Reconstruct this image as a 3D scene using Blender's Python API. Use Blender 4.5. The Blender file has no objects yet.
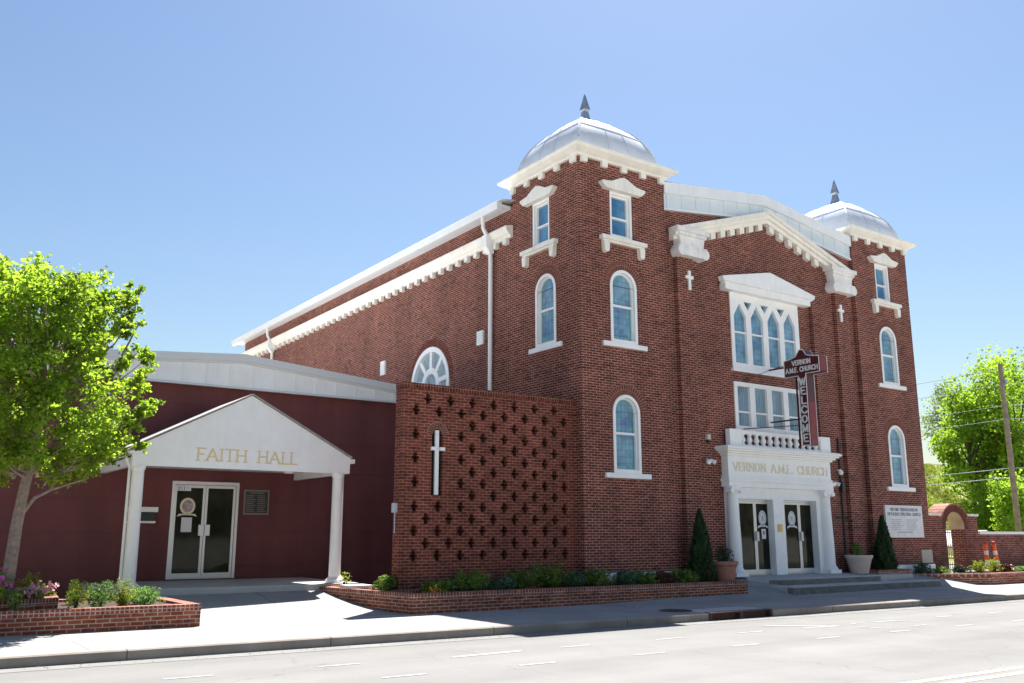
import bpy, bmesh, math, random
from math import sin, cos, pi, radians, sqrt
from mathutils import Vector, Matrix
random.seed(7)
D = bpy.data
SC = bpy.context.scene
C = SC.collection

# ------------------------------------------------------------------ camera, sky, sun, exposure
cam = D.cameras.new('camera'); camo = D.objects.new('camera', cam); C.objects.link(camo)
camo.location = (0, 0, 1.55)
camo.rotation_euler = (radians(90 + 11.98), 0, radians(-34.70))
cam.sensor_width = 36; cam.lens = 915.0 / 1024 * 36; cam.clip_end = 3000; cam.clip_start = 0.05
SC.camera = camo
SUN = Vector((0.40, 0.37, 1.0)).normalized()
W = D.worlds.new('World'); SC.world = W; W.use_nodes = True
nt = W.node_tree
sky = nt.nodes.new('ShaderNodeTexSky'); sky.sky_type = 'NISHITA'; sky.sun_disc = False
sky.sun_elevation = math.asin(SUN.z); sky.sun_rotation = math.atan2(SUN.x, SUN.y)
sky.air_density = 1.4; sky.dust_density = 1.0; sky.ozone_density = 1.5; sky.altitude = 100
gm_ = nt.nodes.new('ShaderNodeGamma'); gm_.inputs[1].default_value = 1.2; nt.links.new(sky.outputs[0], gm_.inputs[0])
tn_ = nt.nodes.new('ShaderNodeMix'); tn_.data_type = 'RGBA'; tn_.blend_type = 'MULTIPLY'; tn_.inputs['Factor'].default_value = 1
tn_.inputs['B'].default_value = (0.420, 0.434, 0.458, 1); nt.links.new(gm_.outputs[0], tn_.inputs['A'])
nt.links.new(tn_.outputs['Result'], nt.nodes['Background'].inputs[0])
nt.nodes['Background'].inputs[1].default_value = 0.06
sl = D.lights.new('sun', 'SUN'); sl.energy = 4.6; sl.angle = radians(0.5); sl.color = (1.0, 0.96, 0.91)
slo = D.objects.new('sun', sl); C.objects.link(slo); slo.location = (10, 10, 40)
slo.rotation_euler = SUN.to_track_quat('Z', 'Y').to_euler()
SC.view_settings.view_transform = 'Standard'; SC.view_settings.look = 'None'
SC.view_settings.gamma = 1; SC.view_settings.use_curve_mapping = False
SC.view_settings.exposure = 1.72

# ------------------------------------------------------------------ materials
def mat(name, col, rough=0.6, metal=0.0, noise=0.0, nscale=4.0, bump=0.0, bscale=40.0, spec=0.5, col2=None, detail=4, streak=0.0):
    m = D.materials.new(name); m.use_nodes = True; n = m.node_tree; L = n.links
    b = n.nodes['Principled BSDF']
    b.inputs['Base Color'].default_value = (*col, 1); b.inputs['Roughness'].default_value = rough
    b.inputs['Metallic'].default_value = metal; b.inputs['Specular IOR Level'].default_value = spec
    g = n.nodes.new('ShaderNodeNewGeometry')
    if noise > 0 or col2:
        t = n.nodes.new('ShaderNodeTexNoise'); t.inputs['Scale'].default_value = nscale; t.inputs['Detail'].default_value = detail
        L.new(g.outputs['Position'], t.inputs['Vector'])
        r = n.nodes.new('ShaderNodeMapRange'); L.new(t.outputs[0], r.inputs[0])
        r.inputs[1].default_value = 0.32; r.inputs[2].default_value = 0.68
        x = n.nodes.new('ShaderNodeMix'); x.data_type = 'RGBA'
        a = col; c = col2 if col2 else tuple(v * (1 - noise) for v in col)
        x.inputs['A'].default_value = (*a, 1); x.inputs['B'].default_value = (*c, 1)
        L.new(r.outputs[0], x.inputs['Factor']); L.new(x.outputs['Result'], b.inputs['Base Color'])
    if streak > 0:
        src = b.inputs['Base Color'].links[0].from_socket if b.inputs['Base Color'].links else None
        mp = n.nodes.new('ShaderNodeMapping'); mp.inputs['Scale'].default_value = (7, 7, 0.9); L.new(g.outputs['Position'], mp.inputs[0])
        sn = n.nodes.new('ShaderNodeTexNoise'); sn.inputs['Scale'].default_value = 1; sn.inputs['Detail'].default_value = 6; sn.inputs['Roughness'].default_value = 0.7; L.new(mp.outputs[0], sn.inputs['Vector'])
        sr = n.nodes.new('ShaderNodeMapRange'); L.new(sn.outputs[0], sr.inputs[0]); sr.inputs[1].default_value = 0.50; sr.inputs[2].default_value = 0.72; sr.inputs[3].default_value = 1.0; sr.inputs[4].default_value = 1 - streak
        sx = n.nodes.new('ShaderNodeMix'); sx.data_type = 'RGBA'; sx.blend_type = 'MULTIPLY'; sx.inputs['Factor'].default_value = 1
        sx.inputs['A'].default_value = (*col, 1)
        if src: L.new(src, sx.inputs['A'])
        L.new(sr.outputs[0], sx.inputs['B']); L.new(sx.outputs['Result'], b.inputs['Base Color'])
    if bump > 0:
        t2 = n.nodes.new('ShaderNodeTexNoise'); t2.inputs['Scale'].default_value = bscale; t2.inputs['Detail'].default_value = 3
        L.new(g.outputs['Position'], t2.inputs['Vector'])
        bp = n.nodes.new('ShaderNodeBump'); bp.inputs['Strength'].default_value = bump; bp.inputs['Distance'].default_value = 0.02
        L.new(t2.outputs[0], bp.inputs['Height']); L.new(bp.outputs[0], b.inputs['Normal'])
    return m

def brick(name, c1, c2, mortar, bw=0.213, rh=0.0677, ms=0.010, stain=0.24, offs=0.5, bumpd=0.006, fine=1.0):
    m = D.materials.new(name); m.use_nodes = True; n = m.node_tree; L = n.links; N = n.nodes.new
    b = n.nodes['Principled BSDF']; b.inputs['Roughness'].default_value = 0.85; b.inputs['Specular IOR Level'].default_value = 0.25
    g = N('ShaderNodeNewGeometry'); s = N('ShaderNodeSeparateXYZ'); L.new(g.outputs['Position'], s.inputs[0])
    a = N('ShaderNodeMath'); a.operation = 'ADD'; L.new(s.outputs[0], a.inputs[0]); L.new(s.outputs[1], a.inputs[1])
    cb = N('ShaderNodeCombineXYZ'); L.new(a.outputs[0], cb.inputs[0]); L.new(s.outputs[2], cb.inputs[1])
    t = N('ShaderNodeTexBrick'); L.new(cb.outputs[0], t.inputs['Vector'])
    t.inputs['Color1'].default_value = (*c1, 1); t.inputs['Color2'].default_value = (*c2, 1); t.inputs['Mortar'].default_value = (*mortar, 1)
    t.inputs['Scale'].default_value = 1; t.inputs['Mortar Size'].default_value = ms; t.inputs['Mortar Smooth'].default_value = 0.15
    t.inputs['Brick Width'].default_value = bw; t.inputs['Row Height'].default_value = rh; t.offset = offs
    t.inputs['Bias'].default_value = 0.0
    # odd burnt bricks
    # large soft weathering
    no = N('ShaderNodeTexNoise'); no.inputs['Scale'].default_value = 0.45; no.inputs['Detail'].default_value = 8; no.inputs['Roughness'].default_value = 0.65
    L.new(g.outputs['Position'], no.inputs['Vector'])
    r = N('ShaderNodeMapRange'); L.new(no.outputs[0], r.inputs[0]); r.inputs[1].default_value = 0.3; r.inputs[2].default_value = 0.7
    r.inputs[3].default_value = 1 - stain; r.inputs[4].default_value = 1 + stain * 0.5
    x = N('ShaderNodeMix'); x.data_type = 'RGBA'; x.blend_type = 'MULTIPLY'; x.inputs['Factor'].default_value = 1
    L.new(t.outputs['Color'], x.inputs['A']); L.new(r.outputs[0], x.inputs['B'])
    n2 = N('ShaderNodeTexNoise'); n2.inputs['Scale'].default_value = 9; n2.inputs['Detail'].default_value = 2
    mp = N('ShaderNodeMapping'); mp.inputs['Scale'].default_value = (0.6, 0.6, 1.8); L.new(g.outputs['Position'], mp.inputs[0]); L.new(mp.outputs[0], n2.inputs['Vector'])
    r2 = N('ShaderNodeMapRange'); L.new(n2.outputs[0], r2.inputs[0]); r2.inputs[1].default_value = 0.3; r2.inputs[2].default_value = 0.7
    r2.inputs[3].default_value = 1-0.28*fine; r2.inputs[4].default_value = 1+0.2*fine
    x2 = N('ShaderNodeMix'); x2.data_type = 'RGBA'; x2.blend_type = 'MULTIPLY'; x2.inputs['Factor'].default_value = 1
    L.new(x.outputs['Result'], x2.inputs['A']); L.new(r2.outputs[0], x2.inputs['B'])
    # single burnt or pale bricks
    def mth(op, a_, b_=None):
        q = N('ShaderNodeMath'); q.operation = op
        for i_, v_ in enumerate((a_, b_)):
            if v_ is None: continue
            if isinstance(v_, (int, float)): q.inputs[i_].default_value = v_
            else: L.new(v_, q.inputs[i_])
        return q.outputs[0]
    row = mth('FLOOR', mth('DIVIDE', s.outputs[2], rh)); col = mth('FLOOR', mth('ADD', mth('DIVIDE', a.outputs[0], bw), mth('MULTIPLY', mth('MODULO', row, 2.0), offs)))
    cw_ = N('ShaderNodeCombineXYZ'); L.new(row, cw_.inputs[0]); L.new(col, cw_.inputs[1])
    wn = N('ShaderNodeTexWhiteNoise'); L.new(cw_.outputs[0], wn.inputs['Vector'])
    cr = N('ShaderNodeValToRGB'); cr.color_ramp.interpolation = 'CONSTANT'; L.new(wn.outputs['Value'], cr.inputs[0])
    e_ = cr.color_ramp.elements; e_[0].position = 0; e_[0].color = (1-0.32*fine, 1-0.32*fine, 1-0.30*fine, 1); e_[1].position = 0.09; e_[1].color = (1, 1, 1, 1)
    q_ = cr.color_ramp.elements.new(0.90); q_.color = (1+0.22*fine, 1+0.20*fine, 1+0.18*fine, 1)
    x3 = N('ShaderNodeMix'); x3.data_type = 'RGBA'; x3.blend_type = 'MULTIPLY'; x3.inputs['Factor'].default_value = 1
    L.new(x2.outputs['Result'], x3.inputs['A']); L.new(cr.outputs[0], x3.inputs['B'])
    # rain streaks running down the wall
    ms_ = N('ShaderNodeMapping'); ms_.inputs['Scale'].default_value = (1.6, 1.6, 0.16); L.new(g.outputs['Position'], ms_.inputs[0])
    ns = N('ShaderNodeTexNoise'); ns.inputs['Scale'].default_value = 1.0; ns.inputs['Detail'].default_value = 6; L.new(ms_.outputs[0], ns.inputs['Vector'])
    rs = N('ShaderNodeMapRange'); L.new(ns.outputs[0], rs.inputs[0]); rs.inputs[1].default_value = 0.35; rs.inputs[2].default_value = 0.65; rs.inputs[3].default_value = 0.87; rs.inputs[4].default_value = 1.07
    x4 = N('ShaderNodeMix'); x4.data_type = 'RGBA'; x4.blend_type = 'MULTIPLY'; x4.inputs['Factor'].default_value = 1
    L.new(x3.outputs['Result'], x4.inputs['A']); L.new(rs.outputs[0], x4.inputs['B'])
    L.new(x4.outputs['Result'], b.inputs['Base Color'])
    bp = N('ShaderNodeBump'); bp.inputs['Strength'].default_value = 0.6; bp.inputs['Distance'].default_value = bumpd; bp.invert = True
    L.new(t.outputs['Fac'], bp.inputs['Height']); L.new(bp.outputs[0], b.inputs['Normal'])
    return m

M = {}
M['brick'] = brick('church brick', (0.190, 0.043, 0.031), (0.105, 0.026, 0.021), (0.43, 0.255, 0.195), ms=0.009)
M['brick_scr'] = brick('screen brick', (0.205, 0.046, 0.030), (0.125, 0.030, 0.022), (0.32, 0.16, 0.11), ms=0.009)
M['brick_pl'] = brick('planter brick', (0.33, 0.082, 0.042), (0.21, 0.052, 0.030), (0.46, 0.34, 0.26), ms=0.009)
M['soldier_pl'] = brick('planter rowlock brick', (0.30, 0.085, 0.055), (0.19, 0.052, 0.036), (0.50, 0.34, 0.27), bw=0.075, rh=0.11, offs=0.0, ms=0.010)
M['soldier'] = brick('church soldier brick', (0.13, 0.028, 0.022), (0.072, 0.017, 0.017), (0.30, 0.17, 0.14), bw=0.0677, rh=0.30, offs=0.0)
M['vouss'] = mat('arch brick', (0.200, 0.060, 0.046), 0.85, noise=0.45, nscale=7, spec=0.25)
M['mortar'] = mat('mortar', (0.36, 0.22, 0.17), 0.9, spec=0.2)
M['block'] = brick('maroon painted block', (0.170, 0.060, 0.060), (0.165, 0.058, 0.058), (0.172, 0.051, 0.057), bw=4.8, rh=0.81, ms=0.012, stain=0.16, offs=0.5, bumpd=0.01, fine=0.10)
M['white'] = mat('white paint', (0.89, 0.89, 0.88), 0.5, noise=0.07, nscale=2.5, streak=0.05)
M['cream'] = mat('cream painted cornice', (0.88, 0.85, 0.77), 0.6, streak=0.13, noise=0.12, nscale=2.2, bump=0.1, bscale=25)
M['stone'] = mat('white stone', (0.85, 0.84, 0.81), 0.7, streak=0.2, noise=0.15, nscale=3, bump=0.15, bscale=30)
M['metal_w'] = mat('white metal panel', (0.82, 0.84, 0.85), 0.45, streak=0.07, noise=0.08, nscale=1.6)
M['metal_b'] = mat('pale blue metal panel', (0.68, 0.75, 0.78), 0.45, noise=0.12, nscale=1.8)
M['galv'] = mat('galvanised sheet', (0.52, 0.57, 0.64), 0.55, metal=0.05, noise=0.16, nscale=1.6, bump=0.15, bscale=6)
M['galv_d'] = mat('dark galvanised', (0.30, 0.34, 0.40), 0.4, metal=0.5, noise=0.3, nscale=5)
M['alu'] = mat('brushed aluminium frame', (0.62, 0.62, 0.62), 0.35, metal=0.4)
M['conc'] = None
M['black'] = mat('black metal', (0.02, 0.02, 0.02), 0.5)
M['gold'] = mat('gold lettering', (0.74, 0.58, 0.32), 0.5)
M['gold_p'] = mat('pale gold lettering', (0.76, 0.68, 0.50), 0.5)
M['brass'] = mat('brass plaque', (0.50, 0.36, 0.10), 0.4, metal=0.5)
M['maroon'] = mat('maroon sign enamel', (0.085, 0.010, 0.016), 0.35, noise=0.3, nscale=5)
M['maroon_side'] = mat('brighter red sign enamel', (0.22, 0.020, 0.028), 0.4, noise=0.3, nscale=5)
M['signwhite'] = mat('sign white', (0.72, 0.72, 0.72), 0.5, noise=0.15, nscale=9)
M['terra'] = mat('terracotta', (0.42, 0.20, 0.14), 0.8, noise=0.15, nscale=6)
M['potw'] = mat('pale cast pot', (0.60, 0.50, 0.43), 0.8, noise=0.12, nscale=6)
M['soil'] = mat('mulch', (0.055, 0.028, 0.02), 0.95, noise=0.5, nscale=25, bump=0.8, bscale=60)
M['bark'] = mat('bark', (0.34, 0.26, 0.215), 0.9, noise=0.4, nscale=14, bump=0.7, bscale=30)
M['bark_d'] = mat('dark bark', (0.07, 0.055, 0.045), 0.9, noise=0.4, nscale=3)
M['wood'] = mat('weathered pole wood', (0.30, 0.25, 0.21), 0.9, noise=0.35, nscale=4, bump=0.3, bscale=12)
M['orange'] = mat('orange plastic', (0.85, 0.13, 0.02), 0.5)
M['reflw'] = mat('reflective white band', (0.8, 0.8, 0.8), 0.4)
M['redp'] = mat('red plastic', (0.55, 0.02, 0.02), 0.5)
M['rust'] = mat('rusty iron', (0.11, 0.055, 0.045), 0.8, noise=0.5, nscale=12)
M['iron'] = mat('cast iron', (0.09, 0.06, 0.05), 0.7, noise=0.4, nscale=20)
M['stucco'] = mat('tan stucco', (0.50, 0.40, 0.27), 0.9, noise=0.3, nscale=3)
M['plaque'] = mat('dark plaque', (0.035, 0.037, 0.037), 0.45, noise=0.3, nscale=12)
M['plaque_frame'] = mat('plaque frame', (0.22, 0.19, 0.16), 0.5)
M['paper'] = mat('paper', (0.75, 0.74, 0.78), 0.7)
M['ink'] = mat('sign ink', (0.13, 0.13, 0.25), 0.7)
M['ink_l'] = mat('sign small print', (0.42, 0.42, 0.50), 0.7)
M['yellow_mark'] = mat('worn yellow marking', (0.62, 0.50, 0.22), 0.8, col2=(0.45, 0.42, 0.36), nscale=4)
M['white_mark'] = mat('worn white marking', (0.31, 0.31, 0.305), 0.8, col2=(0.225, 0.223, 0.218), nscale=5)
M['barrier'] = mat('highway barrier', (0.33, 0.31, 0.28), 0.9, noise=0.2, nscale=0.5)
M['carpaint'] = mat('white car paint', (0.75, 0.76, 0.78), 0.25)
M['rubber'] = mat('tyre rubber', (0.02, 0.02, 0.02), 0.8)

def glassy(name, c1, c2, scale=6, rough=0.06, spec=0.5, leaded=False):
    m = D.materials.new(name); m.use_nodes = True; n = m.node_tree; L = n.links; N = n.nodes.new
    b = n.nodes['Principled BSDF']; b.inputs['Roughness'].default_value = rough; b.inputs['Specular IOR Level'].default_value = spec
    g = N('ShaderNodeNewGeometry'); t = N('ShaderNodeTexNoise'); t.inputs['Scale'].default_value = scale; t.inputs['Detail'].default_value = 5
    L.new(g.outputs['Position'], t.inputs['Vector'])
    r = N('ShaderNodeMapRange'); L.new(t.outputs[0], r.inputs[0]); r.inputs[1].default_value = 0.35; r.inputs[2].default_value = 0.65
    x = N('ShaderNodeMix'); x.data_type = 'RGBA'; x.inputs['A'].default_value = (*c1, 1); x.inputs['B'].default_value = (*c2, 1)
    L.new(r.outputs[0], x.inputs['Factor'])
    out = x.outputs['Result']
    if leaded:
        sp = N('ShaderNodeSeparateXYZ'); L.new(g.outputs['Position'], sp.inputs[0]); aa = N('ShaderNodeMath'); L.new(sp.outputs[0], aa.inputs[0]); L.new(sp.outputs[1], aa.inputs[1])
        cv = N('ShaderNodeCombineXYZ'); L.new(aa.outputs[0], cv.inputs[0]); L.new(sp.outputs[2], cv.inputs[1])
        qb = N('ShaderNodeTexBrick'); qb.offset = 0; qb.inputs['Scale'].default_value = 1; qb.inputs['Brick Width'].default_value = 0.13; qb.inputs['Row Height'].default_value = 0.17
        qb.inputs['Mortar Size'].default_value = 0.007; qb.inputs['Color1'].default_value = (1.06, 1.06, 1.05, 1); qb.inputs['Color2'].default_value = (0.93, 0.94, 0.96, 1); qb.inputs['Mortar'].default_value = (0.66, 0.66, 0.66, 1)
        L.new(cv.outputs[0], qb.inputs['Vector'])
        qm = N('ShaderNodeMix'); qm.data_type = 'RGBA'; qm.blend_type = 'MULTIPLY'; qm.inputs['Factor'].default_value = 1; L.new(out, qm.inputs['A']); L.new(qb.outputs['Color'], qm.inputs['B']); out = qm.outputs['Result']
        v = N('ShaderNodeTexVoronoi'); v.inputs['Scale'].default_value = 9; L.new(g.outputs['Position'], v.inputs['Vector'])
        h = N('ShaderNodeMix'); h.data_type = 'RGBA'; h.blend_type = 'SOFT_LIGHT'; h.inputs['Factor'].default_value = 0.2
        L.new(out, h.inputs['A']); L.new(v.outputs['Color'], h.inputs['B']); out = h.outputs['Result']
    L.new(out, b.inputs['Base Color'])
    return m
M['stained'] = glassy('stained glass', (0.10, 0.22, 0.34), (0.24, 0.42, 0.53), 1.7, leaded=True)  # blue tone includes reflected sky painted into the glass colour
M['stained2'] = glassy('pale stained glass border', (0.22, 0.42, 0.42), (0.15, 0.33, 0.38), 9, leaded=True)
M['skyglass'] = glassy('blue upper glass', (0.04, 0.14, 0.28), (0.12, 0.29, 0.46), 1.6)  # blue base colour stands in for the sky reflected in these panes
M['curtain'] = glassy('glass with curtains', (0.10, 0.20, 0.30), (0.25, 0.38, 0.47), 1.8)
M['darkglass'] = glassy('dark glass', (0.005, 0.007, 0.005), (0.020, 0.025, 0.014), 2.2, rough=0.04, spec=0.12)  # dark green mottling stands in for trees reflected in the doors
M['dullglass'] = glassy('pale lunette glass', (0.22, 0.33, 0.38), (0.36, 0.46, 0.50), 4)

def groundmat(name, col, col2, nscale, joints=None, jcol=0.55, bump=0.25, shift=(0, 0), cracks=False):
    m = D.materials.new(name); m.use_nodes = True; n = m.node_tree; L = n.links; N = n.nodes.new
    b = n.nodes['Principled BSDF']; b.inputs['Roughness'].default_value = 0.9; b.inputs['Specular IOR Level'].default_value = 0.2
    g = N('ShaderNodeNewGeometry')
    t = N('ShaderNodeTexNoise'); t.inputs['Scale'].default_value = nscale; t.inputs['Detail'].default_value = 9; t.inputs['Roughness'].default_value = 0.6
    L.new(g.outputs['Position'], t.inputs['Vector'])
    r = N('ShaderNodeMapRange'); L.new(t.outputs[0], r.inputs[0]); r.inputs[1].default_value = 0.3; r.inputs[2].default_value = 0.7
    x = N('ShaderNodeMix'); x.data_type = 'RGBA'; x.inputs['A'].default_value = (*col, 1); x.inputs['B'].default_value = (*col2, 1)
    L.new(r.outputs[0], x.inputs['Factor']); out = x.outputs['Result']
    f = N('ShaderNodeTexNoise'); f.inputs['Scale'].default_value = 55; f.inputs['Detail'].default_value = 2; L.new(g.outputs['Position'], f.inputs['Vector'])
    fr = N('ShaderNodeMapRange'); L.new(f.outputs[0], fr.inputs[0]); fr.inputs[3].default_value = 0.86; fr.inputs[4].default_value = 1.14
    fx = N('ShaderNodeMix'); fx.data_type = 'RGBA'; fx.blend_type = 'MULTIPLY'; fx.inputs['Factor'].default_value = 1
    L.new(out, fx.inputs['A']); L.new(fr.outputs[0], fx.inputs['B']); out = fx.outputs['Result']
    if joints:
        mp = N('ShaderNodeMapping'); mp.inputs['Location'].default_value = (shift[0], shift[1], 0); L.new(g.outputs['Position'], mp.inputs[0])
        bt = N('ShaderNodeTexBrick'); bt.offset = 0; bt.inputs['Scale'].default_value = 1
        bt.inputs['Brick Width'].default_value = joints[0]; bt.inputs['Row Height'].default_value = joints[1]
        bt.inputs['Mortar Size'].default_value = 0.012; bt.inputs['Mortar Smooth'].default_value = 0.3
        bt.inputs['Color1'].default_value = (1, 1, 1, 1); bt.inputs['Color2'].default_value = (0.9, 0.9, 0.91, 1); bt.inputs['Mortar'].default_value = (jcol, jcol, jcol * 0.97, 1)
        L.new(mp.outputs[0], bt.inputs['Vector'])
        x2 = N('ShaderNodeMix'); x2.data_type = 'RGBA'; x2.blend_type = 'MULTIPLY'; x2.inputs['Factor'].default_value = 1
        L.new(out, x2.inputs['A']); L.new(bt.outputs['Color'], x2.inputs['B']); out = x2.outputs['Result']
    if cracks:
        wv = N('ShaderNodeTexNoise'); wv.inputs['Scale'].default_value = 1.1; wv.inputs['Detail'].default_value = 5; L.new(g.outputs['Position'], wv.inputs['Vector'])
        ad = N('ShaderNodeMix'); ad.data_type = 'RGBA'; ad.blend_type = 'ADD'; ad.inputs['Factor'].default_value = 1.0; L.new(g.outputs['Position'], ad.inputs['A']); L.new(wv.outputs['Color'], ad.inputs['B'])
        vo = N('ShaderNodeTexVoronoi'); vo.feature = 'DISTANCE_TO_EDGE'; vo.inputs['Scale'].default_value = 0.22; L.new(ad.outputs['Result'], vo.inputs['Vector'])
        vr = N('ShaderNodeMapRange'); L.new(vo.outputs['Distance'], vr.inputs[0]); vr.inputs[1].default_value = 0.0; vr.inputs[2].default_value = 0.0035; vr.inputs[3].default_value = 0.80; vr.inputs[4].default_value = 1.0
        c1_ = N('ShaderNodeMix'); c1_.data_type = 'RGBA'; c1_.blend_type = 'MULTIPLY'; c1_.inputs['Factor'].default_value = 1; L.new(out, c1_.inputs['A']); L.new(vr.outputs[0], c1_.inputs['B']); out = c1_.outputs['Result']
        tm = N('ShaderNodeMapping'); tm.inputs['Scale'].default_value = (0.06, 0.85, 1); tm.inputs['Rotation'].default_value = (0, 0, 0.032); L.new(g.outputs['Position'], tm.inputs[0])
        tn = N('ShaderNodeTexNoise'); tn.inputs['Scale'].default_value = 1.0; tn.inputs['Detail'].default_value = 4; L.new(tm.outputs[0], tn.inputs['Vector'])
        tr_ = N('ShaderNodeMapRange'); L.new(tn.outputs[0], tr_.inputs[0]); tr_.inputs[1].default_value = 0.35; tr_.inputs[2].default_value = 0.65; tr_.inputs[3].default_value = 0.86; tr_.inputs[4].default_value = 1.05
        c2_ = N('ShaderNodeMix'); c2_.data_type = 'RGBA'; c2_.blend_type = 'MULTIPLY'; c2_.inputs['Factor'].default_value = 1; L.new(out, c2_.inputs['A']); L.new(tr_.outputs[0], c2_.inputs['B']); out = c2_.outputs['Result']
    L.new(out, b.inputs['Base Color'])
    bp = N('ShaderNodeBump'); bp.inputs['Strength'].default_value = bump; bp.inputs['Distance'].default_value = 0.01
    L.new(f.outputs[0], bp.inputs['Height']); L.new(bp.outputs[0], b.inputs['Normal'])
    return m
M['asphalt'] = groundmat('pale worn street', (0.190, 0.187, 0.181), (0.160, 0.158, 0.153), 0.7, cracks=True)
M['walk'] = groundmat('sidewalk concrete', (0.35, 0.345, 0.335), (0.26, 0.255, 0.247), 0.8, joints=(2.25, 1.55), shift=(-0.5, -0.1), jcol=0.38)
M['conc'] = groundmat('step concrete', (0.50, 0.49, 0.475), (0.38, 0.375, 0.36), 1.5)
M['kerb'] = groundmat('kerb concrete', (0.34, 0.30, 0.26), (0.22, 0.19, 0.16), 1.6, joints=(3.0, 50), shift=(-0.2, 0), jcol=0.45)
M['earth'] = groundmat('distant ground', (0.50, 0.48, 0.44), (0.42, 0.40, 0.36), 0.3)
M['lawn'] = groundmat('lawn', (0.22, 0.28, 0.05), (0.32, 0.32, 0.11), 0.35)

def leafmat(name, refl, trans, var=0.35, rough=0.55, mix=0.45, vscale=3.0, alt=None):
    m = D.materials.new(name); m.use_nodes = True; n = m.node_tree; L = n.links; N = n.nodes.new
    b = n.nodes['Principled BSDF']; b.inputs['Roughness'].default_value = rough; b.inputs['Specular IOR Level'].default_value = 0.35
    o = n.nodes['Material Output']; tr = N('ShaderNodeBsdfTranslucent'); ms = N('ShaderNodeMixShader'); ms.inputs[0].default_value = mix
    g = N('ShaderNodeNewGeometry'); t = N('ShaderNodeTexNoise'); t.inputs['Scale'].default_value = vscale; t.inputs['Detail'].default_value = 3
    L.new(g.outputs['Position'], t.inputs['Vector'])
    r = N('ShaderNodeMapRange'); L.new(t.outputs[0], r.inputs[0]); r.inputs[1].default_value = 0.35; r.inputs[2].default_value = 0.65
    for c, dst in ((refl, b.inputs['Base Color']), (trans, tr.inputs['Color'])):
        x = N('ShaderNodeMix'); x.data_type = 'RGBA'; x.inputs['A'].default_value = (*[v * (1 - var) for v in c], 1)
        hi = alt if (alt and dst is tr.inputs['Color']) else tuple(min(1, v * (1 + var)) for v in c)
        x.inputs['B'].default_value = (*hi, 1)
        L.new(r.outputs[0], x.inputs['Factor']); L.new(x.outputs['Result'], dst)
    L.new(b.outputs[0], ms.inputs[1]); L.new(tr.outputs[0], ms.inputs[2]); L.new(ms.outputs[0], o.inputs[0])
    return m
M['leaf'] = leafmat('maple leaf', (0.17, 0.25, 0.03), (0.34, 0.50, 0.035), alt=(0.66, 0.76, 0.07), mix=0.64)
M['leaf_far'] = leafmat('far leaf', (0.17, 0.27, 0.03), (0.38, 0.58, 0.04), vscale=0.5, alt=(0.58, 0.68, 0.06))
M['leaf_pale'] = leafmat('far pale leaf', (0.16, 0.22, 0.10), (0.26, 0.34, 0.12), vscale=0.5)
M['leaf_dk'] = leafmat('dark evergreen leaf', (0.026, 0.062, 0.018), (0.03, 0.08, 0.012), mix=0.15)
M['leaf_jun'] = leafmat('juniper leaf', (0.13, 0.21, 0.035), (0.17, 0.28, 0.025), mix=0.25)
M['leaf_blue'] = leafmat('blue green leaf', (0.065, 0.125, 0.065), (0.06, 0.12, 0.05), mix=0.2)
M['leaf_yel'] = leafmat('yellow green leaf', (0.20, 0.26, 0.03), (0.35, 0.42, 0.03), mix=0.35)
M['leaf_fern'] = leafmat('grey green fern leaf', (0.13, 0.23, 0.055), (0.16, 0.30, 0.05), mix=0.35)
M['grassblade'] = leafmat('embankment grass', (0.22, 0.28, 0.05), (0.32, 0.38, 0.05), mix=0.3, vscale=0.15, alt=(0.42, 0.40, 0.12))
M['pink'] = mat('pink petals', (0.65, 0.12, 0.45), 0.6, noise=0.3, nscale=20)
M['palepink'] = mat('pale pink petals', (0.70, 0.38, 0.42), 0.6, noise=0.3, nscale=20)
M['orangefl'] = mat('orange petals', (0.80, 0.30, 0.05), 0.6)
M['redleaf'] = leafmat('red leaf', (0.13, 0.05, 0.03), (0.16, 0.06, 0.03), mix=0.2)

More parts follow.
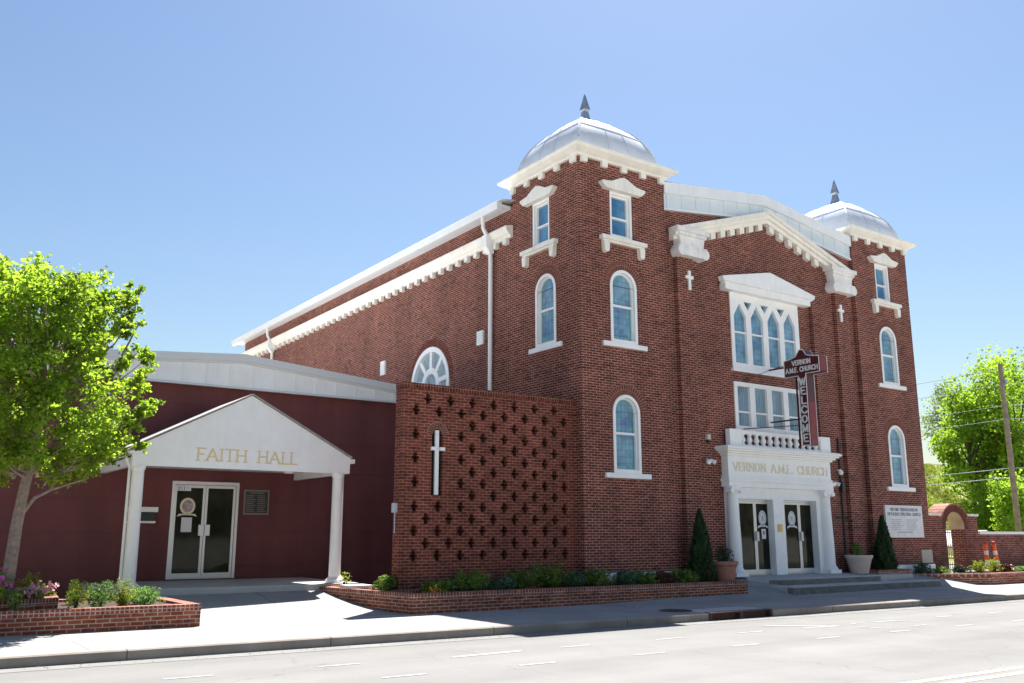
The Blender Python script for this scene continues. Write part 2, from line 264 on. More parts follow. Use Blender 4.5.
# ------------------------------------------------------------------ mesh helpers
class MB:
    def __init__(s): s.v = []; s.f = []
    def add(s, vs, fs):
        k = len(s.v); s.v += [tuple(p) for p in vs]; s.f += [tuple(i + k for i in f) for f in fs]; return s
    def box(s, x0, x1, y0, y1, z0, z1):
        if x0 > x1: x0, x1 = x1, x0
        if y0 > y1: y0, y1 = y1, y0
        if z0 > z1: z0, z1 = z1, z0
        return s.add([(x0,y0,z0),(x1,y0,z0),(x1,y1,z0),(x0,y1,z0),(x0,y0,z1),(x1,y0,z1),(x1,y1,z1),(x0,y1,z1)],
                     [(0,3,2,1),(4,5,6,7),(0,1,5,4),(1,2,6,5),(2,3,7,6),(3,0,4,7)])
    def prism(s, poly, a, b, axis='y'):
        """poly: 2D outline; extruded from a to b. axis y: (x,z) outline; x: (y,z); z: (x,y)"""
        def P(p, t):
            return (p[0], t, p[1]) if axis == 'y' else (t, p[0], p[1]) if axis == 'x' else (p[0], p[1], t)
        n = len(poly)
        s.add([P(p, a) for p in poly] + [P(p, b) for p in poly],
              [tuple(range(n)), tuple(range(2*n-1, n-1, -1))] + [(i, n+i, n+(i+1) % n, (i+1) % n) for i in range(n)])
        return s
    def lathe(s, cx, cy, prof, seg=20, square=False):
        n = len(prof); vs = []
        for r, z in prof:
            for k in range(seg):
                a = 2*pi*k/seg + (pi/4 if seg == 4 else 0)
                vs.append((cx + r*cos(a), cy + r*sin(a), z))
        fs = [(i*seg+k, i*seg+(k+1) % seg, (i+1)*seg+(k+1) % seg, (i+1)*seg+k) for i in range(n-1) for k in range(seg)]
        fs.append(tuple(range(seg-1, -1, -1))); fs.append(tuple(range((n-1)*seg, n*seg)))
        return s.add(vs, fs)
    def tube(s, pts, rad, seg=8):
        if not hasattr(rad, '__len__'): rad = [rad]*len(pts)
        pts = [Vector(p) for p in pts]; vs = []
        for i, p in enumerate(pts):
            d = (pts[min(i+1, len(pts)-1)] - pts[max(i-1, 0)]).normalized()
            u = d.cross(Vector((0, 0, 1)) if abs(d.z) < 0.9 else Vector((1, 0, 0))).normalized(); w = d.cross(u)
            for k in range(seg):
                a = 2*pi*k/seg; vs.append(p + rad[i]*(cos(a)*u + sin(a)*w))
        n = len(pts)
        fs = [(i*seg+k, i*seg+(k+1) % seg, (i+1)*seg+(k+1) % seg, (i+1)*seg+k) for i in range(n-1) for k in range(seg)]
        fs += [tuple(range(seg-1, -1, -1)), tuple(range((n-1)*seg, n*seg))]
        return s.add(vs, fs)
    def build(s, name, m, parent=None, smooth=False, bevel=0, fix=True):
        me = D.meshes.new(name); me.from_pydata(s.v, [], s.f)
        if fix and len(s.f) < 60000:
            bm = bmesh.new(); bm.from_mesh(me); bmesh.ops.recalc_face_normals(bm, faces=bm.faces); bm.to_mesh(me); bm.free()
        return link(name, me, m, parent, smooth, bevel)

def wloc(o):
    p = Vector((0, 0, 0))
    while o: p += o.location; o = o.parent
    return p
def link(name, me, m, parent=None, smooth=False, bevel=0):
    o = D.objects.new(name, me); C.objects.link(o)
    me.materials.append(m)
    if parent:
        me.transform(Matrix.Translation(-wloc(parent))); o.parent = parent
    if smooth:
        for p in me.polygons: p.use_smooth = True
        try: me.set_sharp_from_angle(angle=radians(35))
        except Exception: pass
    if bevel:
        b = o.modifiers.new('bevel', 'BEVEL'); b.width = bevel; b.segments = 2; b.limit_method = 'ANGLE'
    return o
def recentre(o):
    """put a top-level mesh's origin at its base"""
    xs = [v.co for v in o.data.vertices]
    c = Vector((sum(v.x for v in xs)/len(xs), sum(v.y for v in xs)/len(xs), min(v.z for v in xs)))
    o.data.transform(Matrix.Translation(-c)); o.location = c; return o
def tag(o, label, cat, group=None, kind=None):
    if label: o['label'] = label
    if cat: o['category'] = cat
    if group: o['group'] = group
    if kind: o['kind'] = kind
    return o
def thing(name, label, cat, loc, group=None):
    o = D.objects.new(name, None); C.objects.link(o); o.location = loc; o.empty_display_size = 0.3
    return tag(o, label, cat, group)
def struct(name, mb, m, **k):
    o = mb.build(name, m, **k); o['kind'] = 'structure'; return o

def panel(outline, holes, P):
    """planar face with holes; P maps (u,v)->xyz.  Returns verts, faces"""
    bm = bmesh.new(); es = []
    for loop in [outline] + holes:
        vs = [bm.verts.new((u, v, 0)) for u, v in loop]
        for i in range(len(vs)): es.append(bm.edges.new((vs[i], vs[(i+1) % len(vs)])))
    bmesh.ops.triangle_fill(bm, use_beauty=True, use_dissolve=False, edges=es, normal=(0, 0, 1))
    bm.verts.index_update()
    V = [P(v.co.x, v.co.y) for v in bm.verts]; F = [tuple(v.index for v in f.verts) for f in bm.faces]
    bm.free(); return V, F
def arch(cx, w, z0, zs, n=14):
    """round headed opening outline, half width w"""
    return [(cx-w, z0), (cx+w, z0)] + [(cx + w*cos(pi*k/n), zs + w*sin(pi*k/n)) for k in range(0, n+1)]
def rect(a, b, c, d): return [(a, c), (b, c), (b, d), (a, d)]
def ring(mb, o1, o2, P, d0, d1):
    """solid frame between two same-length loops, from depth d0 to d1"""
    n = len(o1); V = []
    for loop in (o1, o2):
        for d in (d0, d1): V += [P(u, v, d) for u, v in loop]
    F = []
    for i in range(n):
        j = (i+1) % n
        F += [(i, j, 2*n+j, 2*n+i), (n+i, 3*n+i, 3*n+j, n+j), (i, n+i, n+j, j), (2*n+i, 2*n+j, 3*n+j, 3*n+i)]
    mb.add(V, F)

# letters as strokes on a unit-height grid: (thick strokes, serif ends)
GL = {
 'A': (0.85, [((0.08,0),(0.42,1)), ((0.42,1),(0.77,0)), ((0.2,0.34),(0.65,0.34))], [(0.08,0),(0.77,0)]),
 'C': (0.8, [((0.74,0.8),(0.6,0.97)),((0.6,0.97),(0.38,1)),((0.38,1),(0.14,0.8)),((0.14,0.8),(0.08,0.5)),((0.08,0.5),(0.14,0.2)),((0.14,0.2),(0.38,0)),((0.38,0),(0.6,0.03)),((0.6,0.03),(0.74,0.2))], []),
 'E': (0.68, [((0.14,0),(0.14,1)),((0.14,1),(0.6,1)),((0.14,0.52),(0.5,0.52)),((0.14,0),(0.62,0))], [(0.14,0),(0.14,1)]),
 'F': (0.64, [((0.14,0),(0.14,1)),((0.14,1),(0.6,1)),((0.14,0.52),(0.48,0.52))], [(0.14,0),(0.14,1)]),
 'H': (0.84, [((0.14,0),(0.14,1)),((0.7,0),(0.7,1)),((0.14,0.52),(0.7,0.52))], [(0.14,0),(0.14,1),(0.7,0),(0.7,1)]),
 'I': (0.36, [((0.18,0),(0.18,1))], [(0.18,0),(0.18,1)]),
 'L': (0.62, [((0.14,0),(0.14,1)),((0.14,0),(0.58,0))], [(0.14,0),(0.14,1)]),
 'M': (0.98, [((0.14,0),(0.14,1)),((0.14,1),(0.49,0.15)),((0.49,0.15),(0.84,1)),((0.84,1),(0.84,0))], [(0.14,0),(0.84,0)]),
 'N': (0.86, [((0.14,0),(0.14,1)),((0.14,1),(0.72,0)),((0.72,0),(0.72,1))], [(0.14,0),(0.72,1),(0.14,1)]),
 'O': (0.86, [((0.42,1),(0.18,0.86)),((0.18,0.86),(0.09,0.5)),((0.09,0.5),(0.18,0.14)),((0.18,0.14),(0.42,0)),((0.42,0),(0.67,0.14)),((0.67,0.14),(0.76,0.5)),((0.76,0.5),(0.67,0.86)),((0.67,0.86),(0.42,1))], []),
 'R': (0.78, [((0.14,0),(0.14,1)),((0.14,1),(0.5,1)),((0.5,1),(0.63,0.88)),((0.63,0.88),(0.63,0.64)),((0.63,0.64),(0.5,0.52)),((0.5,0.52),(0.14,0.52)),((0.4,0.52),(0.7,0))], [(0.14,0),(0.14,1),(0.7,0)]),
 'T': (0.72, [((0.36,0),(0.36,1)),((0.05,1),(0.67,1))], [(0.36,0)]),
 'U': (0.84, [((0.14,1),(0.14,0.25)),((0.14,0.25),(0.26,0.04)),((0.26,0.04),(0.42,0)),((0.42,0),(0.58,0.04)),((0.58,0.04),(0.7,0.25)),((0.7,0.25),(0.7,1))], [(0.14,1),(0.7,1)]),
 'V': (0.82, [((0.06,1),(0.4,0)),((0.4,0),(0.75,1))], [(0.06,1),(0.75,1)]),
 'W': (1.1, [((0.06,1),(0.3,0)),((0.3,0),(0.55,0.85)),((0.55,0.85),(0.8,0)),((0.8,0),(1.04,1))], [(0.06,1),(1.04,1)]),
 '.': (0.3, [((0.15,0),(0.15,0.09))], []),
 ' ': (0.5, [], []),
}
def text_w(s): return sum(GL[c][0] for c in s)
def letters(mb, s, u0, v0, width, h, P, d0, d1, t=0.15, serif=True):
    """write s from u0 with total width; P(u,v,d)"""
    k = width / text_w(s); u = u0; e = 0
    for ch in s:
        w, st, se = GL[ch]
        for (a, b) in st:
            e += 1; dd = (e % 3) * 0.0004
            p = Vector((u + a[0]*k, v0 + a[1]*h)); q = Vector((u + b[0]*k, v0 + b[1]*h))
            d = (q-p); L = d.length or 1; d /= L
            tt = t*h*(1.0 if abs(d.y) > 0.5 else 0.8) / 2
            nrm = Vector((-d.y, d.x))*tt; p2 = p - d*tt*0.7; q2 = q + d*tt*0.7
            pts = [p2+nrm, q2+nrm, q2-nrm, p2-nrm]
            mb.add([P(x.x, x.y, d0-dd) for x in pts] + [P(x.x, x.y, d1) for x in pts],
                   [(0,1,2,3),(7,6,5,4),(0,4,5,1),(1,5,6,2),(2,6,7,3),(3,7,4,0)])
        if serif:
            for a in se:
                x, y = u + a[0]*k, v0 + a[1]*h; sw = 0.14*k; sh = 0.04*h
                pts = [(x-sw, y-sh), (x+sw, y-sh), (x+sw, y+sh), (x-sw, y+sh)]
                mb.add([P(a1, b1, d0-0.0015) for a1, b1 in pts] + [P(a1, b1, d1) for a1, b1 in pts],
                       [(0,1,2,3),(7,6,5,4),(0,4,5,1),(1,5,6,2),(2,6,7,3),(3,7,4,0)])
        u += w*k
    return mb
def leaves(mb, pts, size, rnd, up=0.5, aspect=0.75, fold=True):
    """leaf-sized folded diamonds at the given points"""
    for p in pts:
        s = size*rnd.uniform(0.6, 1.25)
        n = Vector((rnd.gauss(0, 1), rnd.gauss(0, 1), rnd.gauss(0, 1) + up*1.5)); n.normalize()
        a = n.orthogonal(); a.rotate(Matrix.Rotation(rnd.uniform(0, 2*pi), 3, n)); a.normalize(); b = n.cross(a)
        q = Vector(p)
        v = [q - a*s*0.5, q - b*s*aspect*0.5 + n*s*0.12 + a*s*0.05, q + a*s*0.5, q + b*s*aspect*0.5 + n*s*0.12 + a*s*0.05]
        mb.add(v, [(0, 1, 2), (0, 2, 3)])
PX = lambda u, v, d: (u, d, v)         # wall facing -Y, d = world Y
def PSIDE(u, v, d): return (d, u, v)   # wall facing -X, d = world X

# ------------------------------------------------------------------ the setting
def kerby(x): return 14.08 - 0.032*(x - 1.6)
g = MB(); N_ = 30
g.add([(-900,-600,-0.17),(1500,-600,-0.17),(1500,1500,-0.17),(-900,1500,-0.17)], [(0,1,2,3)])
struct('ground', g, M['earth'], fix=False)
def strip(x0, x1, o0, o1, z):  # band along the street, offsets from the kerb line
    return MB().add([(x0, kerby(x0)+o0, z), (x1, kerby(x1)+o0, z), (x1, kerby(x1)+o1, z), (x0, kerby(x0)+o1, z)], [(0,1,2,3)])
struct('road', strip(-150, 260, -15.5, 0.02, -0.15), M['asphalt'], fix=False)
def smooth(t): t = max(0, min(1, t)); return t*t*(3-2*t)
def lerp(a, b, t): return a + (b-a)*max(0, min(1, t))
def walkz(x, y):
    z = 0.0
    zf = 0.33 * max(0, min(1, (y-17.2)/3.2))**1.7         # up to the hall porch
    zp = 0.40 * max(0, min(1, (y-16.4)/1.4))         # up to the church doors
    if x < 13: z = zf
    elif x > 18: z = zp
    else: z = lerp(zf, zp, (x-13)/5)
    return z
xs = [-60, -30, -10, 0, 2, 4, 5, 6, 7, 8, 9, 10, 12, 14, 16, 18, 19, 20, 21, 22, 23, 24, 26, 28, 30, 32, 34, 38, 45, 60, 100, 200]
def ys_for(x): return [kerby(x)+0.15, 15.0, 16.0, 16.4, 16.7, 17.0, 17.4, 17.8, 18.2, 18.8, 19.5, 20.2, 20.5]
s = MB(); V = []; ny = 13
for x in xs:
    for y in ys_for(x): V.append((x, y, walkz(x, y)))
s.add(V, [(i*ny+j, (i+1)*ny+j, (i+1)*ny+j+1, i*ny+j+1) for i in range(len(xs)-1) for j in range(ny-1)])
struct('sidewalk', s, M['walk'], fix=False)
# kerb: real step with rounded nose, interrupted by the inlet
def kerb_piece(x0, x1):
    k = MB(); sec = [(-0.0, -0.17), (-0.0, -0.02), (0.025, 0.0), (0.16, 0.002), (0.16, -0.17)]
    V = []
    for x in (x0, x1): V += [(x, kerby(x)+a, b) for a, b in sec]
    n = 5
    k.add(V, [(i, i+1, n+i+1, n+i) for i in range(4)] + [(0,1,2,3,4), (9,8,7,6,5)]); return k
kb = MB()
for a, b in ((-120, 14.35), (16.25, 240)):
    q = kerb_piece(a, b); kb.add(q.v, q.f)
struct('kerb', kb, M['kerb'])
# gutter seam
struct('gutter', strip(-120, 240, -0.42, 0.0, -0.146), groundmat('gutter concrete', (0.205, 0.202, 0.196), (0.160, 0.157, 0.150), 1.2), fix=False)
# markings: two rows of short dashes, arrow strokes, centre lines
mk = MB()
def dash(x0, x1, y0, y1, w=0.075, mb=mk, z=-0.1455):
    mb.add([(x0, y0-w/2, z), (x1, y1-w/2, z), (x1, y1+w/2, z), (x0, y0+w/2, z)], [(0,1,2,3)])
for i in range(-3, 14):
    x = 1.2 + 1.97*i; y = 11.98 - 0.03*(x-3.5)
    if i not in (3, 7): dash(x, x+0.6, y, y-0.02)
    x = 1.4 + 2.0*i; y = 10.6 - 0.032*(x-5)
    dash(x, x+0.6, y, y-0.02)
dash(7.1, 8.35, 11.75, 11.80, 0.12); dash(7.62, 7.70, 12.45, 11.86, 0.14)
dash(14.4, 15.4, 12.30, 11.60, 0.14, z=-0.1440); dash(14.7, 15.6, 11.62, 11.52, 0.12)
for k in (0, 1, 3, 4, 5, 8, 9, 10, 12, 13):
    a, b = 2*pi*k/16, 2*pi*(k+0.7)/16
    mk.add([(16.7+r*1.0*cos(t), 11.15+r*0.55*sin(t), -0.1450) for r, t in ((0.9, a), (1, a), (1, b), (0.9, b))], [(0,1,2,3)])
struct('road_markings', mk, M['white_mark'], fix=False)
ml = MB()
dash(-80, 200, 7.05+0.032*80-0.05, 7.05-0.032*200, 0.11, ml); dash(-80, 200, 6.78+0.032*80-0.05, 6.78-0.032*200, 0.11, ml)
struct('centre_lines', ml, M['yellow_mark'], fix=False)
# grass lot and embankment behind, right of the church
def embz(x, y):
    r = smooth((y-36)/22.0)*8.6 + 0.5
    return r if x > 40 else -0.1 + (r+0.1)*smooth((x-31)/9)
e = MB(); nx, nyy = 60, 44; V = []
for i in range(nx+1):
    for j in range(nyy+1):
        x = 31 + i*4.2; y = 19.0 + j*1.15
        V.append((x, y, embz(x, y) + 0.18*sin(x*0.7+y)*smooth((y-34)/6) + (random.uniform(-.08, .08) if y > 30 else 0)))
e.add(V, [(i*(nyy+1)+j, (i+1)*(nyy+1)+j, (i+1)*(nyy+1)+j+1, i*(nyy+1)+j+1) for i in range(nx) for j in range(nyy)])
struct('grass_embankment', e, M['lawn'], fix=False)
gr = MB(); rg = random.Random(3)
for _ in range(26000):
    t = rg.random(); y = rg.uniform(28, 60); x = y*rg.uniform(1.58, 2.05)
    z = embz(x, y); h = rg.uniform(0.10, 0.28); a = rg.uniform(0, pi); w = rg.uniform(0.08, 0.2)
    gr.add([(x-w*cos(a), y-w*sin(a), z-0.05), (x+w*cos(a), y+w*sin(a), z-0.05), (x+rg.uniform(-.25, .25), y+rg.uniform(-.25, .25), z+h)], [(0,1,2)])
tag(gr.build('grass', M['grassblade'], fix=False), 'sunlit rough grass growing on the embankment', 'grass', kind='stuff')
b = MB().box(60, 260, 60.5, 61.0, 8.7, 9.7)
tag(b.build('highway_barrier', M['barrier']), 'grey concrete barrier along the top of the grassy embankment', 'barrier')
li = MB(); rl = random.Random(12)
for _ in range(420):
    x = rl.uniform(-2, 22); y = kerby(x) + (rl.uniform(0.2, 2.6) if rl.random() < 0.55 else -rl.uniform(0.02, 0.35))
    z = (walkz(x, y) if y > kerby(x) else -0.146) + 0.006; a = rl.uniform(0, 6.28); w = rl.uniform(0.012, 0.032)
    li.add([(x+w*cos(a), y+w*sin(a), z), (x+w*cos(a+2.2), y+w*sin(a+2.2), z+0.006), (x+w*cos(a+4.1), y+w*sin(a+4.1), z)], [(0,1,2)])
tag(li.build('leaf_litter', mat('dry litter', (0.16, 0.12, 0.07), 0.9), fix=False), 'dry specks of leaf litter along the kerb and sidewalk', 'leaf litter', kind='stuff')
# storm drain and manhole
apron = MB().box(14.35, 16.25, kerby(15.3)+0.145, kerby(15.3)+0.9, -0.3, 0.006); struct('inlet_apron', apron, M['conc'])
dr = thing('storm_drain', 'rusty kerb inlet with two dark openings in the kerb', 'drain', (15.3, kerby(15.3), -0.15))
q = MB(); x0, x1 = 14.35, 16.25; yk = kerby(15.3)
q.prism([(x0, -0.01), (x1, -0.01), (x1, 0.012), (x0, 0.012)], yk-0.015, yk+0.16, 'y')
q.box(x0, x0+0.06, yk-0.01, yk+0.14, -0.2, -0.01); q.box(x1-0.06, x1, yk-0.01, yk+0.14, -0.2, -0.01); q.box(15.25, 15.35, yk-0.005, yk+0.1, -0.17, -0.01)
q.build('inlet_frame', M['rust'], dr, bevel=0.01)
MB().box(x0+0.06, x1-0.06, yk+0.11, yk+0.14, -0.3, -0.01).build('inlet_throat', M['rust'], dr)
mh = MB().lathe(14.25, 14.52, [(0.36, -0.01), (0.36, 0.012), (0.31, 0.012), (0.31, 0.006), (0.05, 0.006)], 28)
for k in range(6): mh.box(14.02, 14.48, 14.27+k*0.09, 14.30+k*0.09, 0.004, 0.011)
tag(recentre(mh.build('manhole_cover', M['iron'])), 'round brown iron manhole cover in the shaded sidewalk', 'manhole cover')

# ------------------------------------------------------------------ the church
CH = thing('church', 'red brick church with two domed towers, white trim and a columned entrance', 'church', (22.2, 18.0, 0.0))
T1 = (14.63, 17.78); T2 = (26.56, 29.73); TZ = 11.65
def arch_window(cx, zsill, zs, w, P, dface, nrm, parent=CH, sw=0.775):
    """white framed round-headed sash. nrm=+1: outside is at smaller d"""
    win = D.objects.new('window', None); C.objects.link(win); win.parent = parent
    base = Vector(P(cx, zsill, dface)); win.location = base - wloc(parent)
    o = arch(cx, w, zsill, zs); i1 = arch(cx, w-0.085, zsill+0.09, zs); i2 = arch(cx, w-0.115, zsill+0.115, zs)
    f = MB(); ring(f, o, i1, P, dface-0.02, dface+0.16); ring(f, i1, i2, P, dface+0.07, dface+0.15)
    zm = zsill + 0.09 + (zs + w - zsill)*0.46
    V = [P(u, v, d) for d in (dface+0.06, dface+0.12) for u, v in rect(cx-w+0.1, cx+w-0.1, zm-0.03, zm+0.03)]
    f.add(V, [(0,1,2,3),(7,6,5,4),(0,4,5,1),(1,5,6,2),(2,6,7,3),(3,7,4,0)])
    f.build('frame', M['white'], win)
    gl = MB(); gl.add(*panel(i1, [], lambda u, v: P(u, v, dface+0.13))); gl.build('pane', M['stained'], win)
    br = MB(); i3 = arch(cx, w-0.150, zsill+0.2, zs); ring(br, i2, i3, P, dface+0.126, dface+0.14); br.build('coloured_glass_border', M['stained2'], win)
    s = MB(); V = [P(u, v, d) for d in (dface-0.07, dface+0.12) for u, v in rect(cx-sw, cx+sw, zsill-0.13, zsill)]
    s.add(V, [(0,1,2,3),(7,6,5,4),(0,4,5,1),(1,5,6,2),(2,6,7,3),(3,7,4,0)]); s.build('sill', M['white'], win, bevel=0.008)
    # gauged brick arch: single bricks set on edge, joint by joint
    a = MB(); n = 26; mo = MB(); ring(mo, arch(cx, w+0.27, zs, zs, 26), arch(cx, w+0.005, zs, zs, 26), P, dface-0.002, dface+0.03)
    for k in range(n):
        t0, t1 = pi*(k+0.12)/n, pi*(k+0.88)/n
        for r0, r1 in ((w+0.012, w+0.13), (w+0.142, w+0.262)):
            pts = [(cx+r*cos(t), zs+r*sin(t)) for r, t in ((r0, t0), (r1, t0), (r1, t1), (r0, t1))]
            a.add([P(u, v, dface-0.007) for u, v in pts] + [P(u, v, dface+0.01) for u, v in pts], [(0,1,2,3),(0,4,5,1),(1,5,6,2),(2,6,7,3),(3,7,4,0)])
    a.build('brick_arch', M['vouss'], win); mo.build('arch_mortar', M['mortar'], win)
    return win
def hood_window(cx, P, dface, parent=CH, hw=0.41):
    win = D.objects.new('hooded_window', None); C.objects.link(win); win.parent = parent
    win.location = Vector(P(cx, 9.5, dface)) - wloc(parent)
    z0, z1 = 9.53, 10.92
    def bx(m, u0, u1, v0, v1, d0, d1):
        V = [P(u, v, d) for d in (d0, d1) for u, v in rect(u0, u1, v0, v1)]
        m.add(V, [(0,1,2,3),(7,6,5,4),(0,4,5,1),(1,5,6,2),(2,6,7,3),(3,7,4,0)])
    f = MB(); ring(f, rect(cx-hw, cx+hw, z0, z1), rect(cx-hw+0.08, cx+hw-0.08, z0+0.06, z1-0.16), P, dface+0.02, dface+0.2)
    ring(f, rect(cx-hw+0.08, cx+hw-0.08, z0+0.06, z1-0.16), rect(cx-hw+0.13, cx+hw-0.13, z0+0.11, z1-0.21), P, dface+0.09, dface+0.19)
    bx(f, cx-hw+0.09, cx+hw-0.09, 10.08, 10.13, dface+0.08, dface+0.17); f.build('frame', M['white'], win)
    p = MB(); bx(p, cx-hw+0.06, cx+hw-0.06, z0+0.05, z1-0.1, dface+0.16, dface+0.18); p.build('pane', M['skyglass'], win)
    h = MB(); zt = 11.10
    poly = [(cx-0.64, 10.83), (cx+0.64, 10.83), (cx+0.80, 10.98), (cx+0.78, 11.03), (cx+0.45, 11.06), (cx+0.16, 11.20), (cx, 11.25), (cx-0.16, 11.20), (cx-0.45, 11.06), (cx-0.78, 11.03), (cx-0.80, 10.98)]
    V = [P(u, v, d) for d in (dface-0.17, dface+0.02) for u, v in poly]; n = len(poly)
    h.add(V, [tuple(range(n)), tuple(range(2*n-1, n-1, -1))] + [(i, n+i, n+(i+1) % n, (i+1) % n) for i in range(n)])
    h.build('hood', M['cream'], win, bevel=0.02)
    s = MB(); bx(s, cx-0.81, cx+0.81, 9.37, 9.49, dface-0.16, dface+0.1); bx(s, cx-0.74, cx+0.74, 9.31, 9.37, dface-0.11, dface+0.02)
    s.build('sill', M['cream'], win, bevel=0.015)
    for sx in (-1, 1):
        c = MB(); poly = [(cx+sx*0.54, 9.31), (cx+sx*0.74, 9.31), (cx+sx*0.72, 9.05), (cx+sx*0.64, 9.0), (cx+sx*0.56, 9.05)]
        V = [P(u, v, d) for d in (dface-0.14, dface+0.02) for u, v in poly]; n = 5
        c.add(V, [tuple(range(n)), tuple(range(2*n-1, n-1, -1))] + [(i, n+i, n+(i+1) % n, (i+1) % n) for i in range(n)])
        c.build('corbel', M['cream'], win, bevel=0.015)
def tower(xa, xb, side_windows):
    cx = (xa+xb)/2; wx = xa + 1.50 if xa < 20 else xa + 1.66
    holes = [arch(wx, 0.475, 3.13, 4.72), arch(wx, 0.475, 6.58, 8.14), rect(wx-0.41, wx+0.41, 9.5, 10.95)]
    t = MB(); V, F = panel(rect(xa, xb, 0.0, TZ), holes, lambda u, v: (u, 18.0, v)); t.add(V, F)
    if side_windows:
        cy = 19.50
        sh = [arch(cy, 0.465, 6.60, 8.16), rect(19.72-0.41, 19.72+0.41, 9.5, 10.95)]
        V, F = panel(rect(18.0, 21.15, 0.0, TZ), sh, lambda u, v: (xa, u, v)); t.add(V, F)
    else:
        t.add([(xa,18,0),(xa,21.15,0),(xa,21.15,TZ),(xa,18,TZ)], [(0,1,2,3)])
    t.add([(xb,18,0),(xb,21.15,0),(xb,21.15,TZ),(xb,18,TZ)], [(0,1,2,3)])
    t.add([(xa,21.15,10.5),(xb,21.15,10.5),(xb,21.15,TZ),(xa,21.15,TZ)], [(0,1,2,3)])
    tw = t.build('tower', M['brick'], CH, fix=False)
    arch_window(wx, 3.13, 4.72, 0.475, PX, 18.0, 1); arch_window(wx, 6.58, 8.14, 0.475, PX, 18.0, 1)
    hood_window(wx, PX, 18.0)
    if side_windows:
        arch_window(19.50, 6.60, 8.16, 0.465, PSIDE, xa, 1, sw=0.73); hood_window(19.72, PSIDE, xa)
    # cornice with brackets
    c = MB(); cy = 19.575; hx, hy = (xb-xa)/2, 1.575
    prof = [(0.0, 11.60), (0.06, 11.61), (0.09, 11.66), (0.17, 11.70), (0.28, 11.77), (0.32, 11.82), (0.32, 11.86), (-0.25, 11.90)]
    V = []
    for o, z in prof:
        V += [(cx-hx-o, cy-hy-o, z), (cx+hx+o, cy-hy-o, z), (cx+hx+o, cy+hy+o, z), (cx-hx-o, cy+hy+o, z)]
    c.add(V, [(i*4+k, i*4+(k+1) % 4, i*4+4+(k+1) % 4, i*4+4+k) for i in range(len(prof)-1) for k in range(4)] + [(28,29,30,31)])
    co = c.build('cornice', M['cream'], CH)
    nb = 5
    for k in range(nb):
        for side in range(3):
            if side == 0: u = xa+0.15+(xb-xa-0.3)*k/(nb-1); bx = (u-0.1, u+0.1, 18.0-0.12, 18.0)
            elif side == 1: u = 18.15+(3.15-0.3)*k/(nb-1); bx = (xa-0.12, xa, u-0.1, u+0.1)
            else: u = 18.15+(3.15-0.3)*k/(nb-1); bx = (xb, xb+0.12, u-0.1, u+0.1)
            d = MB().box(bx[0], bx[1], bx[2], bx[3], 11.43, 11.612).build('bracket', M['cream'], co, bevel=0.02)
    # convex hipped dome of sheet metal
    rf = MB(); A = hx - 0.10; V = []; n = 14; prof = []
    for i in range(n+1):
        t = (pi/2)*i/n*0.97; prof.append((A*cos(t)**0.9, 11.89 + 1.58*sin(t)))
    m = 8; R = 4*m
    def sec(a, k, j, i):     # square at the eaves, slowly rounding towards the crown
        p = [(-1,-1),(1,-1),(1,1),(-1,1)][k % 4]; r = [(-1,-1),(1,-1),(1,1),(-1,1)][(k+1) % 4]
        x, y = lerp(p[0], r[0], j/m), lerp(p[1], r[1], j/m); L = sqrt(x*x+y*y); q = 0.55*(i/n)**1.3
        f = 1.0/L*1.06; return (cx + a*x*lerp(1, f, q), cy + a*y*lerp(1, f, q))
    for i, (a, z) in enumerate(prof):
        for k in range(4):
            for j in range(m): V.append((*sec(a, k, j, i), z))
    rf.add(V, [(i*R+k, i*R+(k+1) % R, (i+1)*R+(k+1) % R, (i+1)*R+k) for i in range(n) for k in range(R)] + [tuple(range(n*R, n*R+R))])
    dome = rf.build('dome', M['galv'], CH, smooth=True)
    sm = MB()
    for k in range(4):
        for j_ in (0, 3, 5): sm.tube([(*sec(a, k, j_, i), z) for i, (a, z) in enumerate(prof)], 0.012 if j_ else 0.032, 5)
    for k in range(4):
        for j_ in range(m): sm.tube([(*sec(prof[6][0], k, j_, 6), prof[6][1]+0.004), (*(sec(prof[6][0], k, j_+1, 6) if j_ < m-1 else sec(prof[6][0], k+1, 0, 6)), prof[6][1]+0.004)], 0.016, 5)
    sm.build('roof_seams', M['galv'], dome)
    fn = MB().lathe(cx, cy, [(0.32, 13.38), (0.26, 13.47), (0.16, 13.68), (0.11, 13.88), (0.11, 13.93), (0.16, 13.98), (0.15, 14.03), (0.02, 14.49), (0.005, 14.51)], 4)
    fn.build('finial', M['galv_d'], CH)
    return tw
tower(*T1, True); tower(*T2, False)
# centre bay of the front
YC = 18.15
RX0, RX1 = 20.0, 24.4
cw = MB()
cw.add(*panel(rect(T1[1], T2[0], 0, 11.2), [rect(RX0, RX1, 4.0, 8.95), rect(20.30, 21.95, 0.3, 2.66), rect(22.35, 23.95, 0.3, 2.66)], lambda u, v: (u, YC, v)))
cw.add([(T1[1], YC, 11.2), (T2[0], YC, 11.2), (T2[0], YC, 11.66), (22.17, YC, 12.05), (T1[1], YC, 11.66)], [(0,1,2,3,4)])
YR = YC + 0.12
cw.add(*panel(rect(RX0, RX1, 4.0, 8.95), [rect(20.62, 23.78, 4.6, 6.05), rect(20.62, 23.78, 6.33, 8.9)], lambda u, v: (u, YR, v)))
cw.add([(RX0,YC,4),(RX0,YR,4),(RX0,YR,8.95),(RX0,YC,8.95)], [(0,1,2,3)]); cw.add([(RX1,YC,4),(RX1,YR,4),(RX1,YR,8.95),(RX1,YC,8.95)], [(0,1,2,3)])
cw.build('front_wall', M['brick'], CH, fix=False)
for xa, xb in ((18.22, 18.86), (25.48, 26.12)):
    MB().box(xa, xb, 18.02, 18.2, 0, 9.45).build('pilaster', M['brick'], CH)
